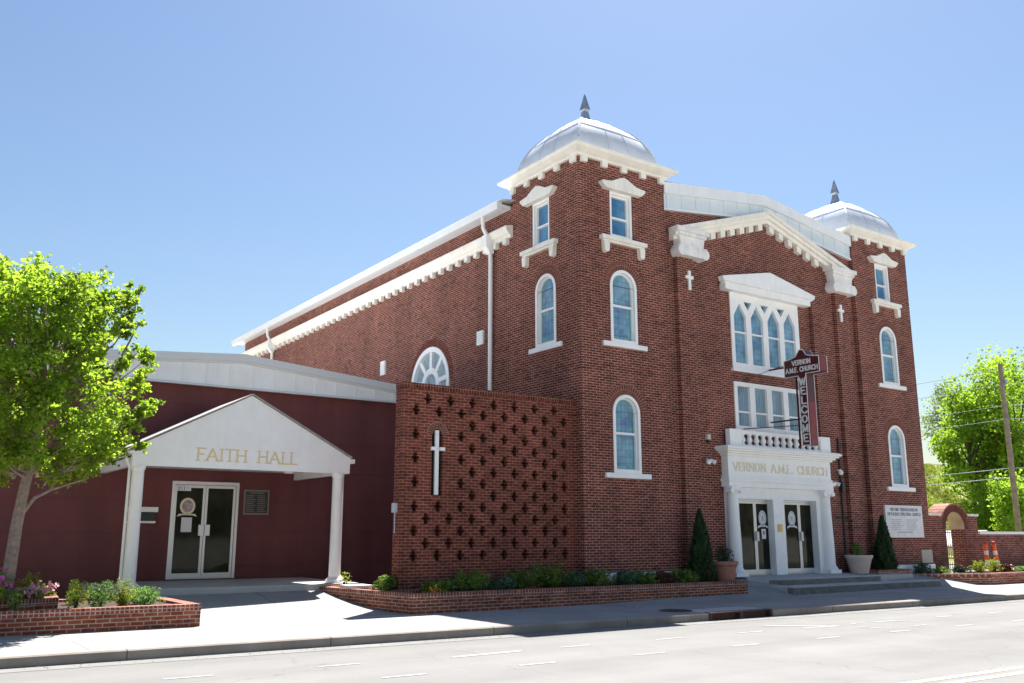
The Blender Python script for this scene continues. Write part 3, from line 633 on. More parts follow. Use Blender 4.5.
# nave side and rear walls, roof
sw_ = MB()
lun = arch(25.85, 1.25, 4.8, 6.38, 20)
sw_.add(*panel(rect(21.15, 44.7, 0, 11.1), [lun], lambda u, v: (14.63, u, v)))
sw_.add([(29.73,21.15,0),(29.73,44.7,0),(29.73,44.7,11.1),(29.73,21.15,11.1)], [(0,1,2,3)])
sw_.add([(14.63,44.7,0),(29.73,44.7,0),(29.73,44.7,11.1),(22.17,44.7,12.0),(14.63,44.7,11.1)], [(0,1,2,3,4)])
sw_.build('nave_walls', M['brick'], CH, fix=False)
rf = MB()
for sx in (-1, 1):
    a = 22.17 + sx*8.0; V = [(a, 20.9, 11.17), (a, 45.4, 11.17), (22.17, 45.4, 12.12), (22.17, 18.3, 12.12), (22.17+sx*4.4, 18.3, 11.60), (22.17+sx*4.4, 20.9, 11.60)]
    rf.add(V, [(0,1,2,3,4,5)])
rf.build('roof', M['metal_w'], CH, fix=False)
for sx in (-1, 1):
    gt = MB(); a = 22.17+sx*8.02
    gt.prism([(a, 10.95), (a+0.16, 10.95), (a+0.16, 11.20), (a-0.02, 11.20)] if sx < 0 else [(a-0.16, 10.95), (a, 10.95), (a+0.02, 11.20), (a-0.16, 11.20)], 21.2, 45.4, 'y')
    gt.prism([(a+(0.16 if sx < 0 else -0.16), 11.02), (22.17+sx*7.5, 11.02), (22.17+sx*7.5, 11.12), (a+(0.16 if sx < 0 else -0.16), 11.12)], 21.2, 45.3, 'y'); gt.build('gutter', M['metal_w'], CH)

co = MB(); co.prism([(14.63, 10.12), (14.55, 10.12), (14.53, 10.20), (14.46, 10.25), (14.39, 10.36), (14.38, 10.45), (14.63, 10.50)], 21.08, 44.9, 'y')
side_co = co.build('side_cornice', M['cream'], CH)
y = 21.35
for k in range(44):
    MB().box(14.50, 14.63, y-0.09, y+0.09, 9.96, 10.125).build('bracket', M['cream'], side_co); y += 0.54
# down pipes
for yy in (22.12, 40.5):
    dp = MB(); dp.tube([(14.24, yy, 10.98), (14.26, yy, 10.62), (14.40, yy, 10.4)], 0.06, 8)
    dp.prism([(14.3, 10.42), (14.6, 10.42), (14.6, 10.05), (14.58, 9.85), (14.44, 9.85), (14.3, 10.05)], yy-0.11, yy+0.11, 'y')
    dp.tube([(14.52, yy, 9.9), (14.53, yy, 9.6), (14.53, yy, 0.5)], 0.065, 10)
    dp.build('downpipe', M['white'], CH, smooth=False)
# wheel-headed side window
lw = D.objects.new('fanlight_window', None); C.objects.link(lw); lw.parent = CH; lw.location = Vector((14.63, 25.85, 6.4)) - wloc(CH)
f = MB(); cy, cz = 25.85, 6.38
ring(f, arch(cy, 1.25, 4.8, cz, 20), arch(cy, 1.08, 4.95, cz, 20), PSIDE, 14.60, 14.80)
ring(f, arch(cy, 0.56, 5.4, cz, 20), arch(cy, 0.36, 5.5, cz, 20), PSIDE, 14.64, 14.78)
for a in (8, 50, 90, 130, 172):
    t = radians(a); d = Vector((cos(t), sin(t))); n = Vector((-d.y, d.x))*0.075
    p = Vector((cy, cz)) + d*0.5; q = Vector((cy, cz)) + d*1.15
    pts = [p-n, q-n, q+n, p+n]
    f.add([PSIDE(x.x, x.y, dd) for dd in (14.645, 14.775) for x in pts], [(0,1,2,3),(7,6,5,4),(0,4,5,1),(1,5,6,2),(2,6,7,3),(3,7,4,0)])
f.build('frame', M['white'], lw)
p = MB(); p.add(*panel(arch(cy, 1.15, 4.9, cz, 20), [], lambda u, v: (14.74, u, v))); p.build('pane', M['dullglass'], lw)
a = MB(); n = 40
for k in range(n):
    t0, t1 = pi*(k+0.12)/n, pi*(k+0.88)/n
    for r0, r1 in ((1.26, 1.37), (1.385, 1.50)):
        pts = [(cy+r*cos(t), cz+r*sin(t)) for r, t in ((r0, t0), (r1, t0), (r1, t1), (r0, t1))]
        a.add([PSIDE(u, v, 14.62) for u, v in pts] + [PSIDE(u, v, 14.64) for u, v in pts], [(0,1,2,3),(0,4,5,1),(1,5,6,2),(2,6,7,3),(3,7,4,0)])
a.build('brick_arch', M['vouss'], lw)

# gable fascia
ga = MB(); ga2 = MB()
for (x0, z0), (x1, z1) in (((17.8, 11.20), (22.17, 11.74)), ((22.17, 11.74), (26.54, 11.20))):
    ga.add([(x, y, z+dz) for y in (17.98, 18.35) for x, z, dz in ((x0, z0, 0.02), (x1, z1, 0.02), (x1, z1, 0.36), (x0, z0, 0.36))], [(0,1,2,3),(7,6,5,4),(0,4,5,1),(1,5,6,2),(2,6,7,3),(3,7,4,0)])
    ga2.add([(x, y, z+dz) for y in (18.06, 18.14) for x, z, dz in ((x0, z0, -0.42), (x1, z1, -0.42), (x1, z1, 0.02), (x0, z0, 0.02))], [(0,1,2,3),(7,6,5,4),(0,4,5,1),(1,5,6,2),(2,6,7,3),(3,7,4,0)])
    ga.add([(x, y, z+dz) for y in (18.02, 18.14) for x, z, dz in ((x0, z0, -0.47), (x1, z1, -0.47), (x1, z1, -0.415), (x0, z0, -0.415))], [(0,1,2,3),(7,6,5,4),(0,4,5,1),(1,5,6,2),(2,6,7,3),(3,7,4,0)])
x = 17.95
while x < 26.5:
    z = 11.20 + 0.54*(1-abs(x-22.17)/4.37); ga2.box(x-0.012, x+0.012, 18.045, 18.07, z-0.42, z+0.015); x += 0.6
ga.build('gable_coping', M['metal_w'], CH); ga2.build('gable_panel', M['metal_b'], CH)
# raking dentil cornice
rk = MB(); apex = (22.2, 11.53)
for sx in (-1, 1):
    tip = (22.2+sx*4.12, 10.22)
    for (d0, a0, a1) in ((17.80, 0.0, 0.13), (17.87, 0.13, 0.24), (17.96, 0.24, 0.36)):
        rk.add([(x, y, z-dz) for y in (d0, 18.15) for x, z, dz in ((tip[0], tip[1], a1), (apex[0], apex[1], a1), (apex[0], apex[1], a0), (tip[0], tip[1], a0))], [(0,1,2,3),(7,6,5,4),(0,4,5,1),(1,5,6,2),(2,6,7,3),(3,7,4,0)])
rko = rk.build('raking_cornice', M['cream'], CH)
for sx in (-1, 1):
    for k in range(6):
        x = 22.2 + sx*(0.27 + 0.43*k); z = apex[1] - abs(x-22.2)*(1.31/4.12) - 0.36; sl = sx*-0.31*0.1
        MB().add([(xx, y, zz) for y in (18.01, 18.16) for xx, zz in ((x-0.1, z-0.19+sl*-1), (x+0.1, z-0.19+sl), (x+0.1, z+0.0+sl), (x-0.1, z+0.0-sl))],
                 [(0,1,2,3),(7,6,5,4),(0,4,5,1),(1,5,6,2),(2,6,7,3),(3,7,4,0)]).build('bracket', M['cream'], rko)
for cx in (18.72, 25.76):
    k = MB(); W_ = 0.56
    k.box(cx-W_-0.1, cx+W_+0.1, 17.76, 18.15, 10.12, 10.26); k.box(cx-W_, cx+W_, 17.80, 18.15, 10.02, 10.12)
    k.prism([(cx-0.46, 9.72), (cx+0.46, 9.72), (cx+0.52, 10.02), (cx-0.52, 10.02)], 17.86, 18.15, 'y')
    k.box(cx-0.56, cx+0.56, 17.82, 18.15, 9.66, 9.74); 
    for s_ in (-1, 1):
        k.prism([(cx+s_*0.47+0.16*cos(2*pi*i/16), 9.55+0.165*sin(2*pi*i/16)) for i in range(16)], 17.79, 18.14, 'y')
    k.box(cx-0.47, cx+0.47, 17.81, 18.15, 9.42, 9.66)
    k.build('console', M['stone'], CH, bevel=0.015)
for cx in (18.68, 25.70):
    MB().box(cx-0.045, cx+0.045, 17.97, 18.03, 8.46, 9.03).box(cx-0.15, cx-0.0455, 17.972, 18.03, 8.79, 8.88).box(cx+0.0455, cx+0.15, 17.972, 18.03, 8.79, 8.88).build('wall_cross', M['white'], CH)

# big windows over the door
def four_light(z0, z1, gothic, rail):
    w = D.objects.new('four_light_window', None); C.objects.link(w); w.parent = CH; w.location = Vector((22.2, YR, z0)) - wloc(CH)
    holes = []; xs_ = [20.62 + 0.14 + i*0.762 for i in range(4)]; gw = 0.535
    for x in xs_:
        if gothic: holes.append([(x, z0+0.28), (x+gw, z0+0.28), (x+gw, z1-0.72), (x+gw/2, z1-0.32), (x, z1-0.72)])
        else: holes.append(rect(x, x+gw, z0+0.12, z1-0.13))
    if gothic:
        for x in xs_[:3]:
            c = x+gw+(0.762-gw)/2; holes.append([(c-0.19, z1-0.24), (c, z1-0.50), (c+0.19, z1-0.24)])
    fr = MB(); Vf, Ff = panel(rect(20.62, 23.78, z0, z1), holes, lambda u, v: (u, YR-0.03, v)); fr.add(Vf, Ff)
    for h in holes:   # reveals
        n = len(h); V = [(u, YR-0.03, v) for u, v in h] + [(u, YR+0.09, v) for u, v in h]
        fr.add(V, [(i, (i+1) % n, n+(i+1) % n, n+i) for i in range(n)])
    o = rect(20.62, 23.78, z0, z1); V = [(u, YR-0.03, v) for u, v in o] + [(u, YR+0.05, v) for u, v in o]
    fr.add(V, [(i, (i+1) % 4, 4+(i+1) % 4, 4+i) for i in range(4)])
    for x in xs_: fr.box(x-0.01, x+gw+0.01, YR+0.0, YR+0.05, rail-0.025, rail+0.025)
    if gothic: fr.box(20.56, 23.84, YR-0.10, YR+0.02, z0, z0+0.1)
    fr.build('frame', M['white'], w, fix=False)
    for x in xs_:
        if gothic: MB().box(x-0.05, x+gw+0.05, YR+0.06, YR+0.08, z0+0.2, z1-0.2).build('pane', M['stained'], w)
        else:
            MB().box(x-0.05, x+gw+0.05, YR+0.06, YR+0.08, z0+0.1, z1-0.1).build('pane', M['curtain'], w)
            cu = MB()   # drawn curtain folds close behind the glass at one edge
            for q_ in range(3): cu.box(x+0.30+q_*0.08, x+0.34+q_*0.08, YR+0.05, YR+0.058, z0+0.12, z1-0.13)
            cu.build('curtain', mat('curtain fold', (0.30, 0.38, 0.42), 0.7) if 'curtain fold' not in D.materials else D.materials['curtain fold'], w)
    return w
four_light(6.33, 8.78, True, 7.56); four_light(4.6, 6.03, False, 5.14)
pd = MB(); pd.box(20.22, 24.18, 18.02, 18.3, 8.76, 8.98)
pd.prism([(20.10, 8.98), (24.30, 8.98), (24.36, 9.12), (22.2, 9.56), (20.04, 9.12)], 17.95, 18.2, 'y')
pd.prism([(20.16, 8.93), (24.24, 8.93), (24.26, 8.98), (20.14, 8.98)], 17.98, 18.2, 'y')
pd.build('window_pediment', M['white'], CH, bevel=0.02)

# ------------------------------------------------------------------ columned entrance
PO = D.objects.new('entrance_porch', None); C.objects.link(PO); PO.parent = CH; PO.location = Vector((22.2, 17.9, 0.45)) - wloc(CH)
YF = 17.90
ent = MB()
ent.box(19.82, 24.42, YF, 18.16, 3.22, 3.78)          # frieze
ent.box(19.78, 24.46, YF-0.04, 18.16, 2.90, 3.05); ent.box(19.75, 24.49, YF-0.08, 18.16, 3.05, 3.14); ent.box(19.79, 24.45, YF-0.03, 18.16, 3.14, 3.22)
for o, a, b in ((0.05, 3.78, 3.84), (0.12, 3.84, 3.90), (0.20, 3.90, 3.955), (0.26, 3.955, 4.02), (0.22, 4.02, 4.05)):
    ent.box(19.82-o, 24.44+o, YF-o, 18.16, a, b)
ent.build('entablature', M['white'], PO, bevel=0.008)
fw = MB()
fw.add(*panel(rect(20.16, 24.0, 0.42, 2.90), [rect(20.22, 21.74, 0.44, 2.58), rect(22.20, 23.72, 0.44, 2.58)], lambda u, v: (u, 17.98, v)))
for a, b in ((20.22, 21.74), (22.20, 23.72)):
    o = rect(a, b, 0.44, 2.58); fw.add([(u, 17.98, v) for u, v in o] + [(u, 18.30, v) for u, v in o], [(1,2,6,5),(2,3,7,6),(3,0,4,7)])
fw.box(19.86, 20.16, 17.97, 18.16, 0.42, 2.90); fw.box(24.0, 24.30, 17.97, 18.16, 0.42, 2.90)
fw.build('door_surround', M['white'], PO, fix=False)
for cx in (19.97, 24.08):
    c = MB(); c.lathe(cx, 17.93, [(0.19, 0.66), (0.185, 1.3), (0.165, 2.0), (0.15, 2.68), (0.17, 2.69), (0.17, 2.72), (0.15, 2.74)], 24)
    c.box(cx-0.25, cx+0.25, 17.69, 18.1, 0.44, 0.55); c.lathe(cx, 17.93, [(0.25, 0.55), (0.26, 0.58), (0.24, 0.61), (0.21, 0.63), (0.22, 0.65), (0.19, 0.67)], 24)
    c.box(cx-0.21, cx+0.21, 17.75, 18.0, 2.83, 2.90); c.lathe(cx, 17.93, [(0.15, 2.74), (0.20, 2.78), (0.21, 2.83)], 24)
    for s_ in (-1, 1): c.prism([(cx+s_*0.19+0.075*cos(2*pi*i/14), 2.79+0.07*sin(2*pi*i/14)) for i in range(14)], 17.74, 17.98, 'y')
    c.build('column', M['white'], PO, smooth=True)
def PB(x): return x
bl = MB(); bl.box(19.93, 20.42, YF-0.02, 18.05, 4.05, 4.55); bl.box(24.0, 24.48, YF-0.02, 18.05, 4.05, 4.55)
bl.box(20.42, 24.0, YF, YF+0.17, 4.05, 4.12); bl.box(20.42, 24.0, YF-0.01, YF+0.18, 4.43, 4.54)
bl.build('balustrade', M['white'], PO, bevel=0.008)
nb = 12
for k in range(nb):
    x = 20.56 + (24.0-20.56-0.14)*k/(nb-1)
    MB().lathe(x, YF+0.085, [(0.085, 4.12), (0.07, 4.15), (0.05, 4.18), (0.092, 4.24), (0.088, 4.28), (0.05, 4.37), (0.07, 4.40), (0.085, 4.43)], 12).build('baluster', M['white'], PO, smooth=True)
for w_, a_, b_ in (('VERNON', 20.0, 21.42), ('A.M.E.', 21.62, 22.62), ('CHURCH', 22.82, 24.26)): letters(MB(), w_, a_, 3.36, b_-a_, 0.235, PX, YF-0.018, YF+0.0, t=0.13).build('lettering', M['gold_p'], PO)
dg = M['darkglass']
for a, b in ((20.40, 21.92), (22.38, 23.90)):
    dd = MB(); Y0 = 18.17
    ring(dd, rect(a, b, 0.44, 2.60), rect(a+0.05, b-0.05, 0.47, 2.53), PX, Y0, Y0+0.1)
    mid = (a+b)/2
    for u0, u1 in ((a+0.055, mid-0.004), (mid+0.004, b-0.055)):
        ring(dd, rect(u0, u1, 0.475, 2.525), rect(u0+0.055, u1-0.055, 0.60, 2.46), PX, Y0+0.02, Y0+0.07)
    do = dd.build('double_door', M['alu'], PO)
    for u0, u1 in ((a+0.055, mid), (mid, b-0.055)): MB().box(u0+0.05, u1-0.05, Y0+0.04, Y0+0.05, 0.57, 2.48).build('pane', dg, do)
    MB().box(mid-0.035, mid-0.01, Y0-0.05, Y0+0.02, 1.40, 1.66).box(mid+0.01, mid+0.06, Y0-0.05, Y0+0.02, 1.40, 1.66).build('handle', M['alu'], do)
    ux = (mid+0.34) if a < 22 else (mid-0.33)
    em = MB(); em.prism([(ux+0.165*cos(2*pi*i/24), 2.05+0.22*sin(2*pi*i/24)) for i in range(24)], Y0+0.032, Y0+0.038, 'y')
    em.prism([(ux-0.24, 1.75), (ux-0.2, 1.83), (ux-0.06, 1.86), (ux+0.06, 1.86), (ux+0.2, 1.83), (ux+0.24, 1.75), (ux+0.12, 1.80), (ux-0.12, 1.80)], Y0+0.032, Y0+0.038, 'y')
    em.build('emblem_decal', M['signwhite'], do)
    e2 = MB(); ring(e2, [(ux+0.14*cos(2*pi*i/24), 2.05+0.19*sin(2*pi*i/24)) for i in range(24)], [(ux+0.115*cos(2*pi*i/24), 2.05+0.16*sin(2*pi*i/24)) for i in range(24)], PX, Y0+0.028, Y0+0.032)
    e2.box(ux-0.045, ux+0.045, Y0+0.028, Y0+0.0315, 1.97, 2.12); e2.build('emblem_lines', M['ink_l'], do)
    if a < 22:
        MB().box(ux-0.07, ux+0.11, Y0+0.03, Y0+0.038, 1.46, 1.74).build('paper_notice', M['paper'], do)
        MB().box(ux-0.01, ux+0.05, Y0+0.026, Y0+0.03, 1.58, 1.68).build('notice_print', M['ink'], do)
tag(recentre(MB().box(21.89, 22.06, 17.955, 17.98, 1.66, 1.88).build('brass_plaque', M['brass'])), 'small brass plaque on the white pillar between the two church doors', 'plaque')

# white stone base course and corner stones
for q_ in ((14.72, 17.55, 17.93, 18.0, 0.30, 0.64), (27.45, 29.75, 17.93, 18.0, 0.2, 0.62)): MB().box(*q_).build('stone_base', M['white'], CH, bevel=0.01)
tag(recentre(MB().box(29.08, 29.70, 17.97, 17.999, 0.66, 1.09).build('cornerstone', mat('grey cornerstone', (0.42, 0.38, 0.34), 0.8))), 'grey inscribed cornerstone low on the right tower', 'cornerstone')
# notice board on right tower
sg = thing('church_notice_board', 'white notice board with blue writing on the right tower', 'sign', (28.2, 17.95, 1.49))
MB().box(27.16, 29.24, 17.93, 17.995, 1.49, 2.53).build('board', M['signwhite'], sg, bevel=0.004)
def ftext(name, s, size, x, z, y, m, parent, width=None):
    cu = D.curves.new(name, 'FONT'); cu.body = s; cu.size = size; cu.align_x = 'CENTER'; cu.extrude = 0.002
    o = D.objects.new(name, cu); C.objects.link(o); dg_ = bpy.context.evaluated_depsgraph_get(); dg_.update()
    me = D.meshes.new_from_object(o.evaluated_get(dg_)); D.objects.remove(o)
    w = max(v.co.x for v in me.vertices) - min(v.co.x for v in me.vertices); k = (width/w) if width else 1
    me.transform(Matrix.Translation((x, y, z)) @ Matrix.Rotation(pi/2, 4, 'X') @ Matrix.Diagonal((k, 1, 1, 1)))
    me.materials.clear()
    return link(name, me, m, parent)
ftext('heading', 'HISTORIC VERNON AFRICAN', 0.15, 28.2, 2.34, 17.925, M['ink'], sg, 1.55)
ftext('heading', 'METHODIST EPISCOPAL CHURCH', 0.15, 28.2, 2.19, 17.925, M['ink'], sg, 1.85)
lt = MB(); r_ = random.Random(4)
for col in (27.42, 28.28):
    for k in range(6):
        u = col + (0.04 if k % 2 else 0); z = 2.05 - k*0.065
        while u < col + 0.62 - (k % 3)*0.06:
            w = r_.uniform(0.04, 0.12); lt.box(u, u+w, 17.922, 17.931, z, z+0.022); u += w+0.025
for u0, w in ((27.75, 0.16), (27.95, 0.24), (28.23, 0.12), (28.39, 0.22)): lt.box(u0, u0+w, 17.922, 17.931, 1.64, 1.68)
lt.build('small_print', M['ink_l'], sg)

# ------------------------------------------------------------------ projecting blade sign
BS = thing('blade_sign', 'maroon projecting sign with white lettering hung above the entrance', 'sign', (22.2, 17.2, 4.06))
X0, X1 = 22.0, 22.36
face = [(17.00, 4.10), (17.00, 6.14), (17.49, 6.14), (17.49, 6.64), (17.30, 6.66), (17.06, 6.72), (17.00, 6.80), (16.93, 6.90), (16.80, 6.90), (16.73, 6.80), (16.68, 6.72), (16.44, 6.66), (16.25, 6.64), (16.25, 6.18), (16.73, 6.18), (16.73, 4.10)]
MB().prism(face, X0, X1, 'x').build('sign_body', M['maroon'], BS)
tr = MB()
n = len(face)
for i in range(n):
    a, b = face[i], face[(i+1) % n]
    for X in (X0-0.004, X1+0.004): tr.tube([(X, a[0], a[1]), (X, b[0], b[1])], 0.014, 5)
tr.build('edge_trim', M['signwhite'], BS)
for q_ in ((16.715, 16.728, 4.12, 5.35), (16.236, 16.248, 6.22, 6.6)): MB().box(X0+0.03, X1-0.03, *q_).build('bright_red_edge', M['maroon_side'], BS)  # edge strips in a brighter red than the sign body
def PL(u, v, d): return (d, -u, v)    # reads left to right when seen from -X
letters(MB(), 'VERNON', -17.20, 6.47, 0.66, 0.13, PL, X0-0.012, X0, t=0.24, serif=False).build('lettering', M['signwhite'], BS)
letters(MB(), 'A.M.E. CHURCH', -17.44, 6.26, 1.14, 0.13, PL, X0-0.012, X0, t=0.22, serif=False).build('lettering', M['signwhite'], BS)
wl = MB()
for i, ch in enumerate('WELCOME'):
    letters(wl, ch, -16.975, 5.86-i*0.275, 0.215, 0.20, PL, X0-0.012, X0, t=0.24, serif=False)
wl.build('lettering', M['signwhite'], BS)
br = MB(); br.tube([(22.18, 17.22, 6.15), (22.18, 17.22, 4.06)], 0.03, 6); br.tube([(22.18, 17.25, 4.72), (20.9, 18.2, 4.62)], 0.015, 5); br.tube([(22.18, 17.0, 6.5), (22.18, 18.2, 6.5)], 0.03, 6)
br.tube([(22.18, 17.0, 4.9), (22.18, 18.25, 4.9)], 0.025, 6); br.tube([(22.18, 17.4, 6.6), (21.2, 18.25, 6.15)], 0.008, 4)
br.build('bracket_arms', M['maroon'], BS)

# steps and slab
st = MB()
def slab(mb, poly_zs):   # poly of (x,y,z) top, walls down to -0.1
    n = len(poly_zs); mb.add(list(poly_zs) + [(x, y, -0.12) for x, y, z in poly_zs], [tuple(range(n)), tuple(range(2*n-1, n-1, -1))] + [(i, n+i, n+(i+1) % n, (i+1) % n) for i in range(n)])
slab(st, [(20.5, 16.42, 0.205), (27.6, 16.50, 0.205), (27.6, 17.3, 0.215), (20.2, 17.3, 0.215)])
slab(st, [(21.15, 17.08, 0.375), (25.4, 17.12, 0.375), (27.4, 17.3, 0.375), (27.4, 17.9, 0.445), (20.05, 17.99, 0.452), (20.05, 17.6, 0.41)])
ES = thing('entrance_steps', 'two low grey concrete steps in front of the church doors', 'steps', (24.0, 17.0, 0.0))
st.build('treads', M['conc'], ES, bevel=0.012)
rm_ = mat('shaded dirty concrete riser', (0.20, 0.19, 0.18), 0.9, noise=0.35, nscale=5)  # darker than the treads: shade painted in along with some dirt
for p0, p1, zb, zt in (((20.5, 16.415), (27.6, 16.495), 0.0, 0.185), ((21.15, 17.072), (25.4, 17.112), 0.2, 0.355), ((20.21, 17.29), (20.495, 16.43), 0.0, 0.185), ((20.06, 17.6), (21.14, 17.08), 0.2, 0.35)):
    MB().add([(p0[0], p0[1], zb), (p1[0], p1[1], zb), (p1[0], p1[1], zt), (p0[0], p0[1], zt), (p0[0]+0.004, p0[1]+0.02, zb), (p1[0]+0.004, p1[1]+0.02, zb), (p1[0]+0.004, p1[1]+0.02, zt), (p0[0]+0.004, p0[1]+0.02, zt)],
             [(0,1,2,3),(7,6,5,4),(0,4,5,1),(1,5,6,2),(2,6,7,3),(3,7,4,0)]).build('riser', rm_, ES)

# ------------------------------------------------------------------ pierced brick screen
SCR = thing('brick_screen_wall', 'red brick screen wall pierced with rows of cross-shaped holes', 'wall', (12.1, 18.45, 0.3))
Y0, Y1 = 18.30, 18.62; XA, XB = 9.66, 14.625; ZB, ZT = 0.25, 4.98
holes = []
cols_a = [10.02 + 0.607*i for i in range(8)]; cols_b = [10.32 + 0.607*i for i in range(7)]
for row in range(14):
    z = 1.115 + row*0.2708
    for i, x in enumerate(cols_a if row % 2 == 0 else cols_b):
        if row % 2 == 0 and i == 1 and row in (6, 8, 10): continue
        if row % 2 == 1 and i in (0, 1) and row in (5, 7, 9, 11): continue
        holes.append((x, z))
def plus(x, z, w=0.10, w2=0.05, h=0.036, h2=0.115):
    return [(x-w2, z-h2), (x+w2, z-h2), (x+w2, z-h), (x+w, z-h), (x+w, z+h), (x+w2, z+h), (x+w2, z+h2), (x-w2, z+h2), (x-w2, z+h), (x-w, z+h), (x-w, z-h), (x-w2, z-h)]
HL = [plus(x, z) for x, z in holes]; niche = arch(10.585, 0.145, 2.44, 3.84, 10)
scr = MB()
scr.add(*panel(rect(XA, XB, ZB, ZT), HL + [niche], lambda u, v: (u, Y0, v)))
for h in HL + [niche]:
    n = len(h); dep = 0.16
    scr.add([(u, Y0, v) for u, v in h] + [(u, Y0+dep, v) for u, v in h], [(i, (i+1) % n, n+(i+1) % n, n+i) for i in range(n)])
scr.add([(XA,Y0,ZB),(XA,Y1,ZB),(XA,Y1,ZT),(XA,Y0,ZT)], [(0,1,2,3)]); scr.add([(XA,Y0,ZT),(XB,Y0,ZT),(XB,Y1,ZT),(XA,Y1,ZT)], [(0,1,2,3)])
scr.add([(XA,Y1,ZB),(XB,Y1,ZB),(XB,Y1,ZT),(XA,Y1,ZT)], [(0,1,2,3)])
scr.build('pierced_wall', M['brick_scr'], SCR, fix=False)
MB().box(XA-0.006, XB, Y0-0.012, Y1+0.01, ZT-0.12, ZT+0.005).build('coping', brick('screen rowlock', (0.17, 0.036, 0.022), (0.10, 0.024, 0.018), (0.36, 0.21, 0.14), bw=0.075, rh=0.13, offs=0, ms=0.006), SCR)
a = MB(); n = 14
for k in range(n):
    t0, t1 = pi*(k+0.15)/n, pi*(k+0.85)/n
    pts = [(10.585+r*cos(t), 3.84+r*sin(t)) for r, t in ((0.13, t0), (0.27, t0), (0.27, t1), (0.13, t1))]
    a.add([PX(u, v, Y0-0.008) for u, v in pts] + [PX(u, v, Y0+0.01) for u, v in pts], [(0,1,2,3),(0,4,5,1),(1,5,6,2),(2,6,7,3),(3,7,4,0)])
a.build('brick_arch', M['vouss'], SCR)
a = MB(); ring(a, arch(10.585, 0.285, 3.84, 3.84, 14), arch(10.585, 0.122, 3.84, 3.84, 14), PX, Y0-0.003, Y0+0.01); a.build('arch_mortar', M['mortar'], SCR)
MB().box(10.535, 10.635, 18.31, 18.36, 2.46, 3.93).box(10.405, 10.529, 18.245, 18.325, 3.46, 3.54).box(10.641, 10.765, 18.245, 18.325, 3.46, 3.54).build('white_cross', M['white'], SCR, bevel=0.004)
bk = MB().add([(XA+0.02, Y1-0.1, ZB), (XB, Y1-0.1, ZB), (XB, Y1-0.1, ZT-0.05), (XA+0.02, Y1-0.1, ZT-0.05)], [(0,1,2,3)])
bk.build('shade_backing', mat('hole shade', (0.05, 0.03, 0.028), 0.9), SCR, fix=False)  # dark sheet stands in for the shade behind the holes

# ------------------------------------------------------------------ the hall
FH = thing('church_hall', 'low maroon hall with white metal fascia and a gabled white porch', 'hall', (7.2, 24.0, 0.3))
w = MB()
w.add(*panel(rect(-9, 14.62, 0.1, 5.5), [rect(6.22, 7.92, 0.49, 2.90)], lambda u, v: (u, 24.0, v)))
w.add([(-9,24,0.1),(-9,36,0.1),(-9,36,5.5),(-9,24,5.5)], [(0,1,2,3)]); w.add([(-9,36,0.1),(14.62,36,0.1),(14.62,36,5.5),(-9,36,5.5)], [(0,1,2,3)])
w.build('wall', M['block'], FH, fix=False)
def rz(x): return 6.26 - abs(x-7.75)*0.088 if x > 7.75 else 6.26 - (7.75-x)*0.075
fa = MB(); x = -9.4
xs_ = [-9.4 + k*0.6 for k in range(41)]
xs_ = [q for q in xs_ if q < 14.6] + [14.6]
for a, b in zip(xs_[:-1], xs_[1:]):
    fa.add([(q, y, z) for y in (23.72, 23.78) for q, z in ((a, 5.37), (b, 5.37), (b, rz(b)-0.22), (a, rz(a)-0.22))], [(0,1,2,3),(7,6,5,4),(0,4,5,1),(1,5,6,2),(2,6,7,3),(3,7,4,0)])
    fa.box(a-0.015, a+0.015, 23.70, 23.722, 5.38, rz(a)-0.22)
fa.build('metal_fascia', M['metal_w'], FH)
cp = MB()
for a, b in ((-9.5, 7.75), (7.75, 12.44)):
    za, zb = rz(a), rz(b)
    cp.add([(q, y, z) for y in (23.60, 23.95) for q, z in ((a, za-0.19), (b, zb-0.19), (b, zb), (a, za))], [(0,1,2,3),(7,6,5,4),(0,4,5,1),(1,5,6,2),(2,6,7,3),(3,7,4,0)])
    cp.add([(q, y, z) for y in (23.66, 23.75) for q, z in ((a, za-0.245), (b, zb-0.245), (b, zb-0.19), (a, za-0.19))], [(0,1,2,3),(7,6,5,4),(0,4,5,1),(1,5,6,2),(2,6,7,3),(3,7,4,0)])
cp.box(-9.4, 14.6, 23.69, 23.80, 5.335, 5.385)
cp.build('roof_edge_trim', mat('grey white roof trim', (0.60, 0.62, 0.64), 0.45), FH)
rf = MB()
rf.add([(-9.4, 23.8, rz(-9.4)-0.02), (7.75, 23.8, 6.24), (7.75, 36, 6.24), (-9.4, 36, rz(-9.4)-0.02)], [(0,1,2,3)])
rf.add([(7.75, 23.8, 6.24), (14.6, 23.8, rz(14.6)-0.02), (14.6, 36, rz(14.6)-0.02), (7.75, 36, 6.24)], [(0,1,2,3)])
rf.build('roof', M['metal_w'], FH, fix=False)
for vx, vz in ((10.9, 5.98), (12.1, 5.9)):
    pass
# hall door
dd = MB(); a, b = 6.22, 7.92; Yd = 24.02
ring(dd, rect(a, b, 0.49, 2.90), rect(a+0.07, b-0.07, 0.50, 2.82), PX, Yd-0.06, Yd+0.1)
mid = (a+b)/2
for u0, u1 in ((a+0.075, mid-0.005), (mid+0.005, b-0.075)): ring(dd, rect(u0, u1, 0.51, 2.81), rect(u0+0.06, u1-0.06, 0.63, 2.74), PX, Yd-0.02, Yd+0.04)
do = dd.build('double_door', M['alu'], FH)
for u0, u1 in ((a+0.075, mid), (mid, b-0.075)): MB().box(u0+0.05, u1-0.05, Yd+0.0, Yd+0.01, 0.6, 2.76).build('pane', dg, do)
MB().box(mid-0.14, mid-0.01, Yd-0.09, Yd-0.02, 1.55, 1.82).box(mid+0.01, mid+0.14, Yd-0.09, Yd-0.02, 1.55, 1.82).build('handle', M['alu'], do)
